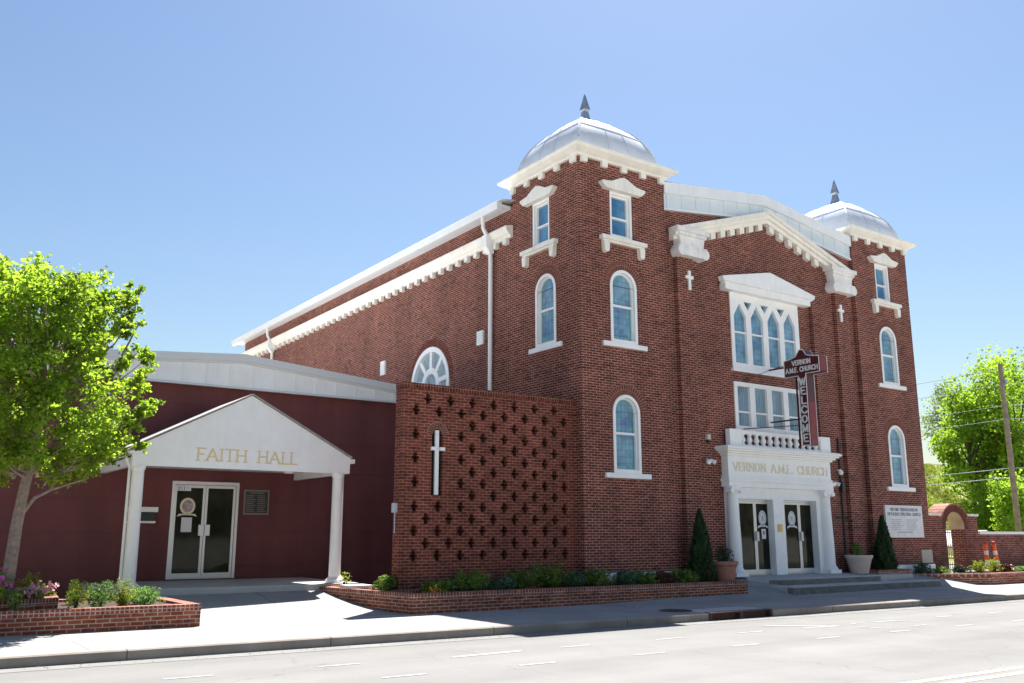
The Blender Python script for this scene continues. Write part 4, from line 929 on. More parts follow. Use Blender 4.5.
ux = 6.64; em = MB(); em.prism([(ux+0.19*cos(2*pi*i/24), 2.28+0.21*sin(2*pi*i/24)) for i in range(24)], Yd-0.012, Yd-0.004, 'y')
em.prism([(ux-0.25, 2.02), (ux-0.2, 2.09), (ux+0.2, 2.09), (ux+0.25, 2.02), (ux+0.12, 2.055), (ux-0.12, 2.055)], Yd-0.012, Yd-0.004, 'y'); em.build('emblem_ring', M['gold_p'], do)
em = MB(); em.prism([(ux+0.135*cos(2*pi*i/24), 2.28+0.15*sin(2*pi*i/24)) for i in range(24)], Yd-0.016, Yd-0.012, 'y'); em.build('emblem_centre', mat('emblem tint', (0.22, 0.10, 0.13), 0.6, col2=(0.55, 0.5, 0.5), nscale=14), do)
MB().box(ux-0.13, ux+0.13, Yd-0.012, Yd-0.004, 1.64, 2.0).build('paper_notice', M['paper'], do)
MB().box(a+0.12, a+0.47, Yd-0.03, Yd-0.022, 2.66, 2.80).build('number_plate', M['paper'], do)
ftext('number', '311', 0.13, a+0.24, 2.68, Yd-0.031, M['ink'], do)
# porch
CA = D.objects.new('porch', None); C.objects.link(CA); CA.parent = FH; CA.location = Vector((7.0, 20.75, 0.46)) - wloc(FH)
g = MB(); g.prism([(4.50, 3.02), (9.52, 3.02), (9.52, 3.40), (7.01, 4.72), (4.50, 3.40)], 20.68, 20.80, 'y'); g.build('gable', M['white'], CA)
rr = MB()
for sx in (-1, 1):
    e = 7.0+sx*2.55; ez = 3.40 - 0.05*0.526 + 0.02
    rr.add([(x, y, z+dz) for y in (20.62, 24.0) for x, z, dz in ((e, ez, 0), (7.01, 4.73, 0), (7.01, 4.73, 0.035), (e, ez, 0.035))], [(0,1,2,3),(7,6,5,4),(0,4,5,1),(1,5,6,2),(2,6,7,3),(3,7,4,0)])
rr.build('porch_roof', mat('pale shingles', (0.36, 0.34, 0.33), 0.9, noise=0.3, nscale=12), CA)
so = MB(); so.box(4.50, 9.52, 20.80, 23.99, 3.20, 3.24); so.box(4.50, 4.62, 20.80, 23.99, 3.02, 3.40); so.box(9.40, 9.52, 20.80, 23.99, 3.02, 3.40)
so.build('soffit', M['white'], CA)
gu = MB()
for x in (9.52, 4.38): gu.box(x, x+0.12, 20.66, 23.99, 3.27, 3.37)
gu.build('porch_gutter', M['white'], CA)
for cx in (4.66, 9.27):
    c = MB(); c.lathe(cx, 20.80, [(0.20, 0.44), (0.20, 0.53), (0.17, 0.56), (0.133, 0.60), (0.130, 1.4), (0.125, 2.92), (0.15, 2.95), (0.15, 3.02)], 24)
    c.build('column', M['white'], CA, smooth=True)
    d = MB(); d.tube([(cx+(0.3 if cx > 7 else -0.3), 20.9, 3.3), (cx+(0.17 if cx > 7 else -0.15), 20.9, 3.0), (cx+(0.17 if cx > 7 else -0.15), 20.9, 0.62), (cx+(0.22 if cx > 7 else -0.22), 20.8, 0.54)], 0.035, 8)
    d.build('downpipe', M['white'], CA)
for w_, a_, b_ in (('FAITH', 5.82, 6.98), ('HALL', 7.20, 8.18)): letters(MB(), w_, a_, 3.185, b_-a_, 0.262, PX, 20.665, 20.68, t=0.13).build('lettering', M['gold'], CA)
MB().lathe(8.6, 22.3, [(0.1, 3.08), (0.13, 3.12), (0.13, 3.20)], 14).build('ceiling_lamp', M['white'], CA)
sl_ = MB(); sl_.box(4.3, 9.75, 20.45, 24.0, 0.02, 0.462)
tag(recentre(sl_.build('porch_slab', M['conc'], bevel=0.01)), 'raised concrete slab under the white hall porch', 'porch slab')
# wall fittings of the hall
t = thing('memorial_plaque', 'dark framed plaque on the maroon wall right of the hall door', 'plaque', (8.39, 23.98, 2.08))
MB().box(8.05, 8.73, 23.94, 23.995, 2.09, 2.73).build('plaque_frame', M['plaque_frame'], t); MB().box(8.09, 8.69, 23.93, 23.9395, 2.13, 2.69).build('plaque_face', M['plaque'], t)
lt = MB(); r_ = random.Random(9)
for col in (8.12, 8.41):
    for k in range(9): lt.box(col, col+r_.uniform(0.18, 0.25), 23.926, 23.9305, 2.17+k*0.05, 2.185+k*0.05)
lt.box(8.2, 8.58, 23.926, 23.9305, 2.64, 2.66); lt.build('raised_lines', M['plaque_frame'], t)
t = thing('mail_drop', 'white and black slot box on the maroon wall beside the porch column', 'letter box', (5.62, 23.95, 1.86))
MB().box(5.2, 5.90, 23.88, 23.99, 2.12, 2.24).box(5.2, 5.86, 23.90, 23.99, 1.85, 1.90).build('rims', M['white'], t); MB().box(5.2, 5.84, 23.93, 23.99, 1.90, 2.12).build('slot_panel', M['black'], t)
# electric box on screen corner
t = thing('meter_box', 'small grey metal box fixed on the left edge of the pierced brick screen', 'electrical box', (9.6, 18.5, 2.05))
MB().box(9.56, 9.655, 18.40, 18.52, 2.05, 2.26).build('box', M['galv'], t, bevel=0.006)
MB().tube([(9.62, 18.46, 2.05), (9.62, 18.46, 1.6)], 0.012, 6).build('conduit', M['galv'], t)

# fittings on the church
def flood(x, z, lab, y=17.99, beige=False):
    t = thing('security_light' if not beige else 'sensor_box', lab, 'light' if not beige else 'sensor', (x, y, z))
    if beige:
        MB().box(x-0.07, x+0.07, y-0.11, y, z-0.02, z+0.13).build('housing', M['potw'], t, bevel=0.01); MB().box(x-0.025, x+0.025, y-0.08, y-0.03, z-0.12, z-0.02).build('lower_bracket', M['black'], t)
    else:
        MB().lathe(x, y-0.03, [(0.05, z-0.05), (0.05, z+0.05)], 12).build('mount', M['white'], t)
        for s_ in (-1, 1):
            MB().tube([(x, y-0.05, z), (x+s_*0.06, y-0.10, z+0.02), (x+s_*0.12, y-0.22, z-0.05)], [0.02, 0.045, 0.065], 12).build('lamp_head', M['white'], t)
flood(19.2, 3.60, 'white twin floodlight on the brick left of the entrance', 18.13)
flood(19.25, 4.22, 'beige box on the brick beside the left end of the balustrade', 18.14, True)
flood(24.72, 3.15, 'white twin floodlight on the brick right of the entrance columns', 18.13)
t = thing('wall_camera', 'small white dome camera on the brick above the right floodlight', 'camera', (25.1, 18.1, 3.45))
MB().lathe(25.15, 18.06, [(0.03, 3.42), (0.07, 3.46), (0.08, 3.52), (0.05, 3.56)], 14).build('dome_housing', M['white'], t)
MB().box(25.1, 25.2, 18.06, 18.15, 3.55, 3.6).build('mount', M['white'], t)
t = thing('electric_conduit', 'black conduit running down the brick beside the right pilaster', 'conduit', (25.0, 18.12, 0.5))
MB().tube([(25.2, 18.11, 4.6), (25.2, 18.11, 0.45)], 0.03, 8).build('pipe', M['black'], t); MB().box(25.13, 25.27, 18.02, 18.15, 2.9, 3.2).build('junction_box', M['black'], t)
t = thing('address_letters', 'row of small black metal letters on the brick above the pale pot', 'lettering', (25.4, 18.1, 2.16))
q = MB(); x = 24.86
for k in range(8):
    q.box(x, x+0.05, 18.12, 18.149, 2.05, 2.13 + 0.02*(k % 2)); x += 0.075
q.build('letter_row', M['black'], t)
for (yy, zz, hh, lab) in ((22.75, 7.18, 0.42, 'small white vent on the nave side wall beside the near downpipe'), (29.2, 7.18, 0.5, 'small white vent on the nave side wall left of the fanlight window')):
    t = thing('wall_vent', lab, 'vent', (14.6, yy, zz), 'white vents on the side wall')
    MB().box(14.56, 14.629, yy-0.17, yy+0.17, zz, zz+hh).build('vent_box', M['white'], t, bevel=0.005)
    sl2 = MB()
    for k in range(5): sl2.box(14.55, 14.56, yy-0.14, yy+0.14, zz+0.05+k*0.07, zz+0.08+k*0.07)
    sl2.build('louvres', M['metal_b'], t)

# ------------------------------------------------------------------ planters
def planter(name, label, outer, height, z0=-0.05, th=0.22, soil=0.08, parent=None):
    t = thing(name, label, 'planter', (sum(p[0] for p in outer)/len(outer), sum(p[1] for p in outer)/len(outer), 0))
    n = len(outer); cx = Vector(t.location[:2])
    def inset(poly, d):
        out = []
        for i in range(n):
            p0, p1, p2 = Vector(poly[i-1]), Vector(poly[i]), Vector(poly[(i+1) % n])
            a = (p1-p0).normalized(); b = (p2-p1).normalized(); na = Vector((-a.y, a.x)); nb_ = Vector((-b.y, b.x))
            k = (na+nb_); k = k/(k.dot(na)); out.append(tuple(p1+k*d))
        return out
    area = sum(outer[i][0]*outer[(i+1) % n][1]-outer[(i+1) % n][0]*outer[i][1] for i in range(n))
    if area < 0: outer = outer[::-1]
    inn = inset(outer, th); hz = height-0.105
    def shell(o, i_, a, b):
        m = MB(); V = [(x, y, a) for x, y in o] + [(x, y, b) for x, y in o] + [(x, y, b) for x, y in i_] + [(x, y, a) for x, y in i_]
        F = []
        for k in range(n):
            j = (k+1) % n; F += [(k, j, n+j, n+k), (n+k, n+j, 2*n+j, 2*n+k), (2*n+k, 2*n+j, 3*n+j, 3*n+k), (3*n+k, 3*n+j, j, k)]
        m.add(V, F); return m
    shell(outer, inn, z0, hz).build('wall', M['brick_pl'], t)
    shell(inset(outer, -0.006), inset(outer, th+0.004), hz, height).build('rowlock_coping', M['soldier_pl'], t, bevel=0.006)
    MB().add([(x, y, height-soil) for x, y in inset(outer, th-0.01)], [tuple(range(n))]).build('soil', M['soil'], t, fix=False)
    return t
planter('long_brick_planter', 'long red brick planter below the pierced screen and left tower', [(9.2, 16.8), (18.98, 16.68), (19.0, 17.95), (17.6, 17.95), (14.6, 18.02), (9.72, 18.22), (9.4, 20.5), (8.75, 20.5)], 0.405)
planter('brick_planter', 'red brick planter at the left by the street holding the tree', [(-6, 16.95), (5.0, 16.80), (4.95, 18.9), (4.3, 19.6), (-6, 19.6)], 0.38, soil=0.045)
planter('raised_inner_planter', 'low curved brick bed of flowers inside the left planter', [(-4, 17.5), (2.2, 17.45), (2.85, 17.7), (2.95, 18.6), (2.2, 19.2), (-4, 19.3)], 0.52, z0=0.2, soil=0.05)
planter('angled_brick_planter', 'angled brick planter in front of the right tower and gate', [(27.35, 17.92), (30.1, 16.25), (38, 16.1), (38, 17.3), (31.5, 17.6), (29.8, 17.93)], 0.36, soil=0.06)
planter('low_brick_bed', 'low brick edged bed between the steps and the right cypress', [(25.55, 17.30), (27.40, 17.35), (27.40, 17.95), (25.55, 17.95)], 0.52, z0=0.2, th=0.12, soil=0.05)
MB_ = MB().box(27.5, 27.9, 17.5, 17.92, 0.3, 0.6); 
tag(recentre(MB().box(8.95, 9.5, 19.2, 19.75, 0.405, 0.47).build('paving_slab', M['stone'])), 'loose pale stone slab resting on the long planter end by the porch column', 'stone slab')

# ------------------------------------------------------------------ gate, low wall
GW = thing('arched_gateway', 'brick gateway with a round arch joining the right tower', 'gateway', (32, 18.9, 0.2))
gx0, gx1, gy0, gy1 = 29.75, 33.85, 18.6, 19.15; ac, aw, az = 32.35, 0.62, 1.78
gm = MB(); top = [(gx0, 2.24), (31.35, 2.24)] + [(ac + 0.98*cos(t), az-0.06 + 0.92*sin(t)) for t in [pi*(1-k/18) for k in range(2, 17)]] + [(33.35, 2.24), (gx1, 2.24)]
op = [(ac-aw, 0.1)] + [(ac-aw*cos(pi*k/14), az + aw*sin(pi*k/14)) for k in range(15)] + [(ac+aw, 0.1)]
outl = [(gx0, 0.1)] + [(gx0, 2.24), (31.36, 2.24)] + [(ac + 1.0*cos(t), az-0.05 + 0.92*sin(t)) for t in [pi*(1-k/18) for k in range(3, 16)]] + [(33.34, 2.24), (gx1, 2.24), (gx1, 0.1)] + op[::-1]
for yy in (gy0, gy1): gm.add(*panel(outl, [], lambda u, v: (u, yy, v)))
n = len(outl); no = n - len(op)
gm.add([(u, gy0, v) for u, v in outl] + [(u, gy1, v) for u, v in outl], [(i, i+1, n+i+1, n+i) for i in range(no-1)] )
gm.add([(ac+s_*aw, y, z) for s_ in (-1, 1) for y, z in ((gy0, 0.1), (gy1, 0.1), (gy1, az), (gy0, az))], [(0,1,2,3),(4,5,6,7)])
gm.build('gate_wall', M['brick_pl'].copy() if False else M['brick'], GW, fix=False)
im = MB(); V = []
for y in (gy0+0.004, gy1-0.004): V += [(ac-aw*0.995*cos(pi*k/14), y, az + aw*0.995*sin(pi*k/14)) for k in range(15)]
im.add(V, [(k, k+1, 15+k+1, 15+k) for k in range(14)]); im.build('arch_lining', M['stucco'], GW, fix=False)
av = MB(); 
for k in range(30):
    t0, t1 = pi*(k+0.1)/30, pi*(k+0.9)/30
    pts = [(ac+r*cos(t), az+r*0.98*sin(t)) for r, t in ((0.64, t0), (0.84, t0), (0.84, t1), (0.64, t1))]
    av.add([PX(u, v, gy0-0.012) for u, v in pts] + [PX(u, v, gy0+0.01) for u, v in pts], [(0,1,2,3),(0,4,5,1),(1,5,6,2),(2,6,7,3),(3,7,4,0)])
av.build('brick_arch', M['vouss'], GW)
cpg = MB(); cpg.box(gx0, 31.38, gy0-0.05, gy1+0.05, 2.25, 2.33); cpg.box(33.3, gx1+0.04, gy0-0.05, gy1+0.05, 2.25, 2.33)
V = []; K = 13
for y in (gy0-0.03, gy1+0.03):
    for rr_ in (0.93, 1.0):
        for k in range(K):
            t = pi*(1-(k+3)/18); V.append((ac+(rr_+0.02)*cos(t), y, az-0.05+rr_*0.97*sin(t)))
F = []
for k in range(K-1): F += [(K+k, K+k+1, 3*K+k+1, 3*K+k), (k, k+1, K+k+1, K+k), (2*K+k, 3*K+k, 3*K+k+1, 2*K+k+1)]
ca = MB(); ca.add(V, F); ca.build('arch_top', M['soldier_pl'], GW, fix=False); cpg.build('coping', M['stone'], GW)
gt = MB()
for k in range(10):
    x = ac-aw+0.05+k*0.125; gt.box(x-0.012, x+0.012, gy1-0.06, gy1-0.035, 0.2, 1.7 + 0.45*sin(pi*(k+0.5)/10))
for z in (0.5, 1.1, 1.65): gt.box(ac-aw, ac+aw, gy1-0.055, gy1-0.04, z, z+0.04)
gt.build('iron_gate', mat('pale iron gate', (0.45, 0.42, 0.35), 0.6), GW)
LW = thing('low_brick_wall', 'low brick wall with white coping running right from the gateway', 'wall', (50, 18.75, 0.1))
MB().box(33.855, 70, 18.62, 18.92, -0.1, 1.60).build('wall', M['brick'], LW); MB().box(33.9, 70, 18.56, 18.98, 1.60, 1.70).build('coping', M['white'], LW)
# delineators
for (x, y, lean, lab) in ((33.15, 18.0, 0.0, 'upright orange and white traffic post nearest the brick gateway'), (33.80, 18.05, 0.16, 'leaning orange and white traffic post farthest from the gateway')):
    t = thing('traffic_post', lab, 'traffic post', (x, y, 0.26), 'orange traffic posts by the wall')
    def seg(z0, z1, r0, r1, m, nm):
        MB().tube([(x-lean*z0+lean, y, 0.26+z0), (x-lean*z1+lean, y, 0.26+z1)], [r0, r1], 14).build(nm, m, t)
    seg(0.0, 0.04, 0.16, 0.16, M['rubber'], 'base'); seg(0.04, 0.25, 0.085, 0.082, M['orange'], 'orange_band'); seg(0.25, 0.42, 0.083, 0.080, M['reflw'], 'white_band')
    seg(0.42, 0.62, 0.080, 0.076, M['orange'], 'orange_band'); seg(0.62, 0.76, 0.077, 0.074, M['reflw'], 'white_band'); seg(0.76, 0.98, 0.074, 0.070, M['orange'], 'orange_band'); seg(0.98, 1.08, 0.06, 0.05, M['redp'], 'handle')

# ------------------------------------------------------------------ vegetation
def tuft(name, label, cat, x, y, z, r, h, m, n=260, size=0.05, kind='mound', seed=0, group=None, aspect=0.5, stem=True, flowers=None):
    rnd = random.Random(seed*31+5); t = thing(name, label, cat, (x, y, z), group)
    lv = MB(); pts = []
    if kind == 'mound':
        lob = [(rnd.uniform(-.5, .5)*r, rnd.uniform(-.5, .5)*r, rnd.uniform(0.3, 0.75)*h, rnd.uniform(0.35, 0.55)) for _ in range(6)]
        for _ in range(n):
            a = rnd.choice(lob); d = Vector((rnd.gauss(0, 1), rnd.gauss(0, 1), rnd.gauss(0, 1))).normalized()*rnd.uniform(0.6, 1)**0.5
            p = Vector((x+a[0]+d.x*r*a[3], y+a[1]+d.y*r*a[3], z+a[2]+d.z*h*a[3]))
            if p.z > z: pts.append(p)
        leaves(lv, pts, size, rnd, aspect=aspect)
    elif kind == 'frond':
        for k in range(int(n/14)):
            a = rnd.uniform(0, 2*pi); el = rnd.uniform(0.25, 1.3); L = rnd.uniform(0.65, 1.0)
            for j in range(14):
                s_ = (j+1)/14*L; px = x+cos(a)*r*s_*cos(el)*1.15; py = y+sin(a)*r*s_*cos(el)*1.15; pz = z+h*(s_*sin(el)*1.1 + 0.25*s_ - 0.28*s_*s_)
                pts.append((px+rnd.gauss(0, .02), py+rnd.gauss(0, .02), max(z+0.01, pz+rnd.gauss(0, .015))))
        leaves(lv, pts, size, rnd, aspect=aspect)
    elif kind == 'cone':
        for _ in range(n):
            u = rnd.random()**0.8; a = rnd.uniform(0, 2*pi)
            rad = r*((1-u)**0.75)*(0.88+0.12*sin(a*5+u*9))*rnd.uniform(0.72, 1.03)*(0.75+0.25*min(1, u*9))
            pts.append(Vector((x+rad*cos(a), y+rad*sin(a), z+0.03+u*h)))
        for p in pts:   # upright sprays
            s_ = size*rnd.uniform(0.7, 1.3); d = Vector((p.x-x, p.y-y, 0)); d = d.normalized() if d.length > 0.01 else Vector((1, 0, 0))
            up = (Vector((0, 0, 1)) + d*0.35 + Vector((rnd.gauss(0, .2), rnd.gauss(0, .2), 0))).normalized(); sd = up.cross(d + Vector((rnd.gauss(0, .5), rnd.gauss(0, .5), 0))).normalized()
            lv.add([p - up*s_*0.5, p + sd*s_*0.3, p + up*s_*0.9, p - sd*s_*0.3], [(0, 1, 2, 3)])
    lv.build('foliage', m, t, fix=False)
    if stem:
        sm = MB()
        for k in range(5): 
            a = 2*pi*k/5; sm.tube([(x, y, z-0.03), (x+cos(a)*r*0.2, y+sin(a)*r*0.2, z+h*0.45)], 0.012, 5)
        if kind == 'cone': sm = MB().tube([(x, y, z-0.03), (x, y, z+h*0.9)], [0.04, 0.01], 6)
        sm.build('stems', M['bark_d'], t)
    if flowers:
        fl = MB(); fm, fn_, fs = flowers; pp = [(x+rnd.uniform(-1, 1)*r*0.8, y+rnd.uniform(-1, 1)*r*0.7, z+h*rnd.uniform(0.65, 1.1)) for _ in range(fn_)]
        for q_ in pp: leaves(fl, [Vector(q_)+Vector((rnd.gauss(0, 1), rnd.gauss(0, 1), rnd.gauss(0, 1)))*fs*0.4 for _ in range(5)], fs, rnd, aspect=0.9)
        fl.build('flowers', fm, t, fix=False)
    return t
G = 'evergreen shrubs in the long planter'
sh = [ # x, y, r, h, mat, kind, label
 (9.45, 18.5, 0.28, 0.28, 'leaf_jun', 'mound', 'bushy grey green shrub at the corner between porch and pierced screen'),
 (10.35, 17.75, 0.36, 0.25, 'leaf_jun', 'frond', 'low spreading shrub beneath the white cross in the pierced screen'),
 (11.1, 17.7, 0.48, 0.42, 'leaf_jun', 'frond', 'feathery green shrub, second along the long planter'),
 (11.75, 17.35, 0.36, 0.24, 'leaf_blue', 'mound', 'low blue green shrub between two feathery shrubs under the screen'),
 (12.45, 17.7, 0.45, 0.40, 'leaf_jun', 'frond', 'feathery yellow green shrub below the middle of the pierced screen'),
 (13.35, 17.7, 0.62, 0.55, 'leaf_jun', 'frond', 'tallest feathery shrub, near the right end of the pierced screen'),
 (13.9, 17.35, 0.40, 0.28, 'leaf_blue', 'mound', 'low blue green shrub in front of the tallest feathery shrub'),
 (14.7, 17.6, 0.42, 0.40, 'leaf_jun', 'frond', 'feathery shrub standing at the corner of the left tower'),
 (15.35, 17.4, 0.36, 0.30, 'leaf_blue', 'mound', 'bluish shrub against the left end of the white base course'),
 (16.1, 17.5, 0.36, 0.33, 'leaf_jun', 'frond', 'small feathery shrub below the lower arched tower window'),
 (16.75, 17.45, 0.40, 0.30, 'redleaf', 'mound', 'reddish leaved low shrub in front of the left tower'),
 (17.3, 17.4, 0.42, 0.36, 'leaf_jun', 'frond', 'feathery shrub just left of the cypress by the entrance'),
]
for i, (x, y, r, h, m, k, lab) in enumerate(sh):
    tuft('shrub', lab, 'shrub', x, y, 0.33, r*1.2, h*1.15, M[m], n=1500 if k == 'frond' else 1000, size=0.085, kind=k, seed=i, group=G)
tuft('flowering_plant', 'bright green clump with orange flowers at the planter corner', 'plant', 10.0, 17.15, 0.32, 0.36, 0.14, M['leaf_yel'], 300, 0.06, 'mound', 41, flowers=(M['orangefl'], 7, 0.09))
tuft('leafy_plant', 'thin yellow green plant beside the stone slab on the planter end', 'plant', 9.15, 19.9, 0.34, 0.24, 0.40, M['leaf_yel'], 70, 0.07, 'mound', 42)
tuft('cypress', 'dark conical cypress left of the church entrance', 'cypress', 18.22, 17.55, 0.33, 0.46, 1.85, M['leaf_dk'], 5200, 0.07, 'cone', 1, 'pair of cypresses by the entrance')
tuft('cypress', 'dark conical cypress right of the entrance by the notice board', 'cypress', 26.5, 17.65, 0.42, 0.44, 1.68, M['leaf_dk'], 5600, 0.075, 'cone', 2, 'pair of cypresses by the entrance')
# pots
t = thing('terracotta_pot', 'round terracotta pot at the entrance end of the long planter', 'plant pot', (18.88, 17.35, 0.33))
MB().lathe(18.88, 17.35, [(0.22, 0.33), (0.25, 0.40), (0.30, 0.72), (0.33, 0.78), (0.36, 0.80), (0.37, 0.88), (0.33, 0.89), (0.31, 0.84)], 28).build('pot', M['terra'], t, smooth=True)
MB().lathe(18.88, 17.35, [(0.31, 0.83), (0.02, 0.85)], 20).build('soil', M['soil'], t)
tuft('potted_shrub', 'small dark shrub growing in the terracotta pot', 'shrub', 18.88, 17.35, 0.84, 0.24, 0.46, M['leaf_dk'], 700, 0.055, 'mound', 51)
t = thing('pale_pot', 'pale tapered pot right of the church entrance', 'plant pot', (25.08, 17.6, 0.42))
MB().lathe(25.08, 17.60, [(0.25, 0.42), (0.27, 0.46), (0.37, 0.84), (0.39, 0.86), (0.42, 0.93), (0.42, 0.97), (0.38, 0.97), (0.37, 0.91)], 28).build('pot', M['potw'], t, smooth=True)
MB().lathe(25.08, 17.60, [(0.37, 0.90), (0.02, 0.92)], 20).build('soil', M['soil'], t)
tuft('potted_shrub', 'small round green shrub growing in the pale pot', 'shrub', 25.05, 17.60, 0.93, 0.26, 0.36, M['leaf_jun'], 700, 0.055, 'mound', 52)
# right planter plants
GR = 'plants in the angled planter'
for i, (x, y, r, h, m, k, lab) in enumerate([
 (28.3, 17.6, 0.34, 0.28, 'leaf_blue', 'mound', 'dark blue green clump at the left tip of the angled planter'),
 (29.2, 17.4, 0.36, 0.22, 'leaf_jun', 'frond', 'spreading green shrub below the grey cornerstone'),
 (30.0, 17.2, 0.32, 0.20, 'leaf_dk', 'mound', 'low dark clump in front of the gateway left pier'),
 (30.75, 17.0, 0.28, 0.36, 'leaf_yel', 'frond', 'sunlit yellow green plant in front of the iron gate'),
 (31.65, 17.0, 0.36, 0.42, 'leaf_yel', 'frond', 'largest sunlit yellow green plant by the gateway right pier'),
 (32.3, 16.9, 0.24, 0.20, 'redleaf', 'mound', 'small red leaved plant between the yellow green ones and posts'),
 (33.4, 16.9, 0.40, 0.14, 'leaf_fern', 'mound', 'low green ground plant in front of the orange posts')]):
    tuft('planter_plant', lab, 'plant', x, y, 0.29, r, h*1.3, M[m], n=700, size=0.08, kind=k, seed=60+i, group=GR, flowers=(M['palepink'], 6, 0.07) if i in (5,) else None)
# left planter plants
for i, (x, y, r, h, m, k, lab, fl, z) in enumerate([
 (1.98, 17.75, 0.16, 0.40, 'leaf_fern', 'mound', 'plant with bright magenta flowers beside the tree trunk', ('pink', 9, 0.10), 0.47),
 (1.75, 17.4, 0.26, 0.26, 'leaf_yel', 'mound', 'yellow green clump at the left picture edge of the inner bed', None, 0.45),
 (2.45, 18.2, 0.26, 0.42, 'leaf_yel', 'frond', 'upright yellow green plant at the back of the inner bed', None, 0.47),
 (2.42, 17.75, 0.24, 0.18, 'leaf_fern', 'mound', 'pale pink flowering clump in the inner bed', ('palepink', 22, 0.08), 0.47),
 (2.75, 18.2, 0.24, 0.20, 'leaf_yel', 'mound', 'pale clump with pinkish blooms at the inner bed right end', ('palepink', 10, 0.07), 0.47),
 (2.12, 17.20, 0.13, 0.30, 'leaf_jun', 'mound', 'small dark green bush in front of the inner bed wall', None, 0.33),
 (3.05, 17.25, 0.19, 0.36, 'leaf_yel', 'mound', 'rounded yellow green boxwood in the left planter', None, 0.33),
 (3.30, 18.6, 0.20, 0.36, 'leaf_jun', 'mound', 'dark green bush standing behind the rounded boxwood', None, 0.33),
 (3.48, 17.5, 0.24, 0.34, 'leaf_fern', 'mound', 'grey green leafy plant right of the rounded boxwood', None, 0.33),
 (3.83, 17.5, 0.26, 0.48, 'leaf_yel', 'frond', 'tallest yellow green plant in the left planter', None, 0.33),
 (4.22, 17.4, 0.34, 0.30, 'leaf_fern', 'frond', 'ferny grey green plant at the right end of the left planter', None, 0.33),
 (4.25, 18.0, 0.24, 0.30, 'leaf_fern', 'mound', 'bushy green plant before the left porch column', None, 0.33)]):
    tuft('garden_plant', lab, 'plant', x, y, z, r*1.1, h*1.15, M[m], n=900 if r > 0.2 else 420, size=0.05, kind=k, seed=80+i, group='plants in the left planter', flowers=(M[fl[0]], fl[1], fl[2]) if fl else None)

# street tree at the left
def limb(mb, pts, r0, r1, seg=9):
    n = len(pts); mb.tube(pts, [lerp(r0, r1, i/(n-1)) for i in range(n)], seg)
TR = thing('maple_tree', 'young bright green maple growing from the left brick planter', 'tree', (2.0, 18.2, 0.4))
clumps = [  # X, Z, radius of leaf clumps in the plane of the trunk; depth is spread about it
 (1.5,6.35,.38),(2.0,6.2,.40),(2.25,6.22,.25),(3.0,6.15,.32),(2.6,6.0,.42),(3.3,5.92,.34),(3.62,6.08,.24),(3.98,6.12,.20),(3.92,5.75,.24),(3.68,5.45,.26),(3.42,5.2,.28),(3.2,5.5,.36),
 (2.85,5.6,.46),(2.35,5.75,.45),(1.8,5.75,.5),(1.3,5.9,.5),(4.12,4.98,.20),(4.25,4.62,.20),(4.1,4.3,.26),(3.75,4.85,.20),(4.32,4.1,.18),(4.25,3.85,.15),(4.0,3.7,.26),
 (4.22,3.33,.16),(3.85,3.3,.24),(3.5,3.1,.34),(3.2,2.98,.34),(2.8,2.95,.38),(2.4,3.1,.40),(2.0,2.98,.38),(1.6,3.0,.42),(1.2,3.3,.5),(0.8,3.8,.6),(0.5,4.5,.7),(0.6,5.3,.6),
 (3.5,4.1,.40),(3.55,3.6,.36),(3.1,3.6,.42),(3.1,4.6,.45),(2.9,5.05,.42),(2.4,5.2,.48),(2.3,4.6,.5),(2.5,4.0,.5),(2.2,3.5,.46),(1.7,3.8,.5),(1.6,4.5,.55),(1.7,5.2,.5),(1.1,4.7,.5),(1.0,5.5,.45),(3.35,4.95,.32)]
rnd = random.Random(11); lv = MB(); bt = MB()
limb(bt, [(2.08, 18.2, 0.35), (2.12, 18.2, 1.0), (2.15, 18.2, 1.7), (2.21, 18.2, 2.4), (2.3, 18.2, 3.0)], 0.115, 0.08)
limb(bt, [(2.3, 18.2, 3.0), (2.3, 18.15, 3.8), (2.3, 18.2, 4.8), (2.35, 18.2, 5.9)], 0.085, 0.02)
limb(bt, [(2.17, 18.2, 1.85), (2.38, 18.15, 2.2), (2.62, 18.15, 2.34), (2.89, 18.1, 2.45), (3.2, 18.1, 2.56)], 0.036, 0.012)
limb(bt, [(2.25, 18.2, 2.6), (2.9, 18.3, 3.4), (3.4, 18.3, 4.3), (3.9, 18.3, 5.6)], 0.055, 0.012)
limb(bt, [(2.25, 18.2, 2.6), (2.0, 18.2, 3.2), (1.4, 18.3, 4.2), (1.2, 18.3, 5.5)], 0.055, 0.015)
limb(bt, [(2.62, 18.15, 2.34), (2.7, 18.2, 2.6), (2.8, 18.3, 3.0)], 0.022, 0.01)
cc = Vector((2.2, 18.2, 4.4))
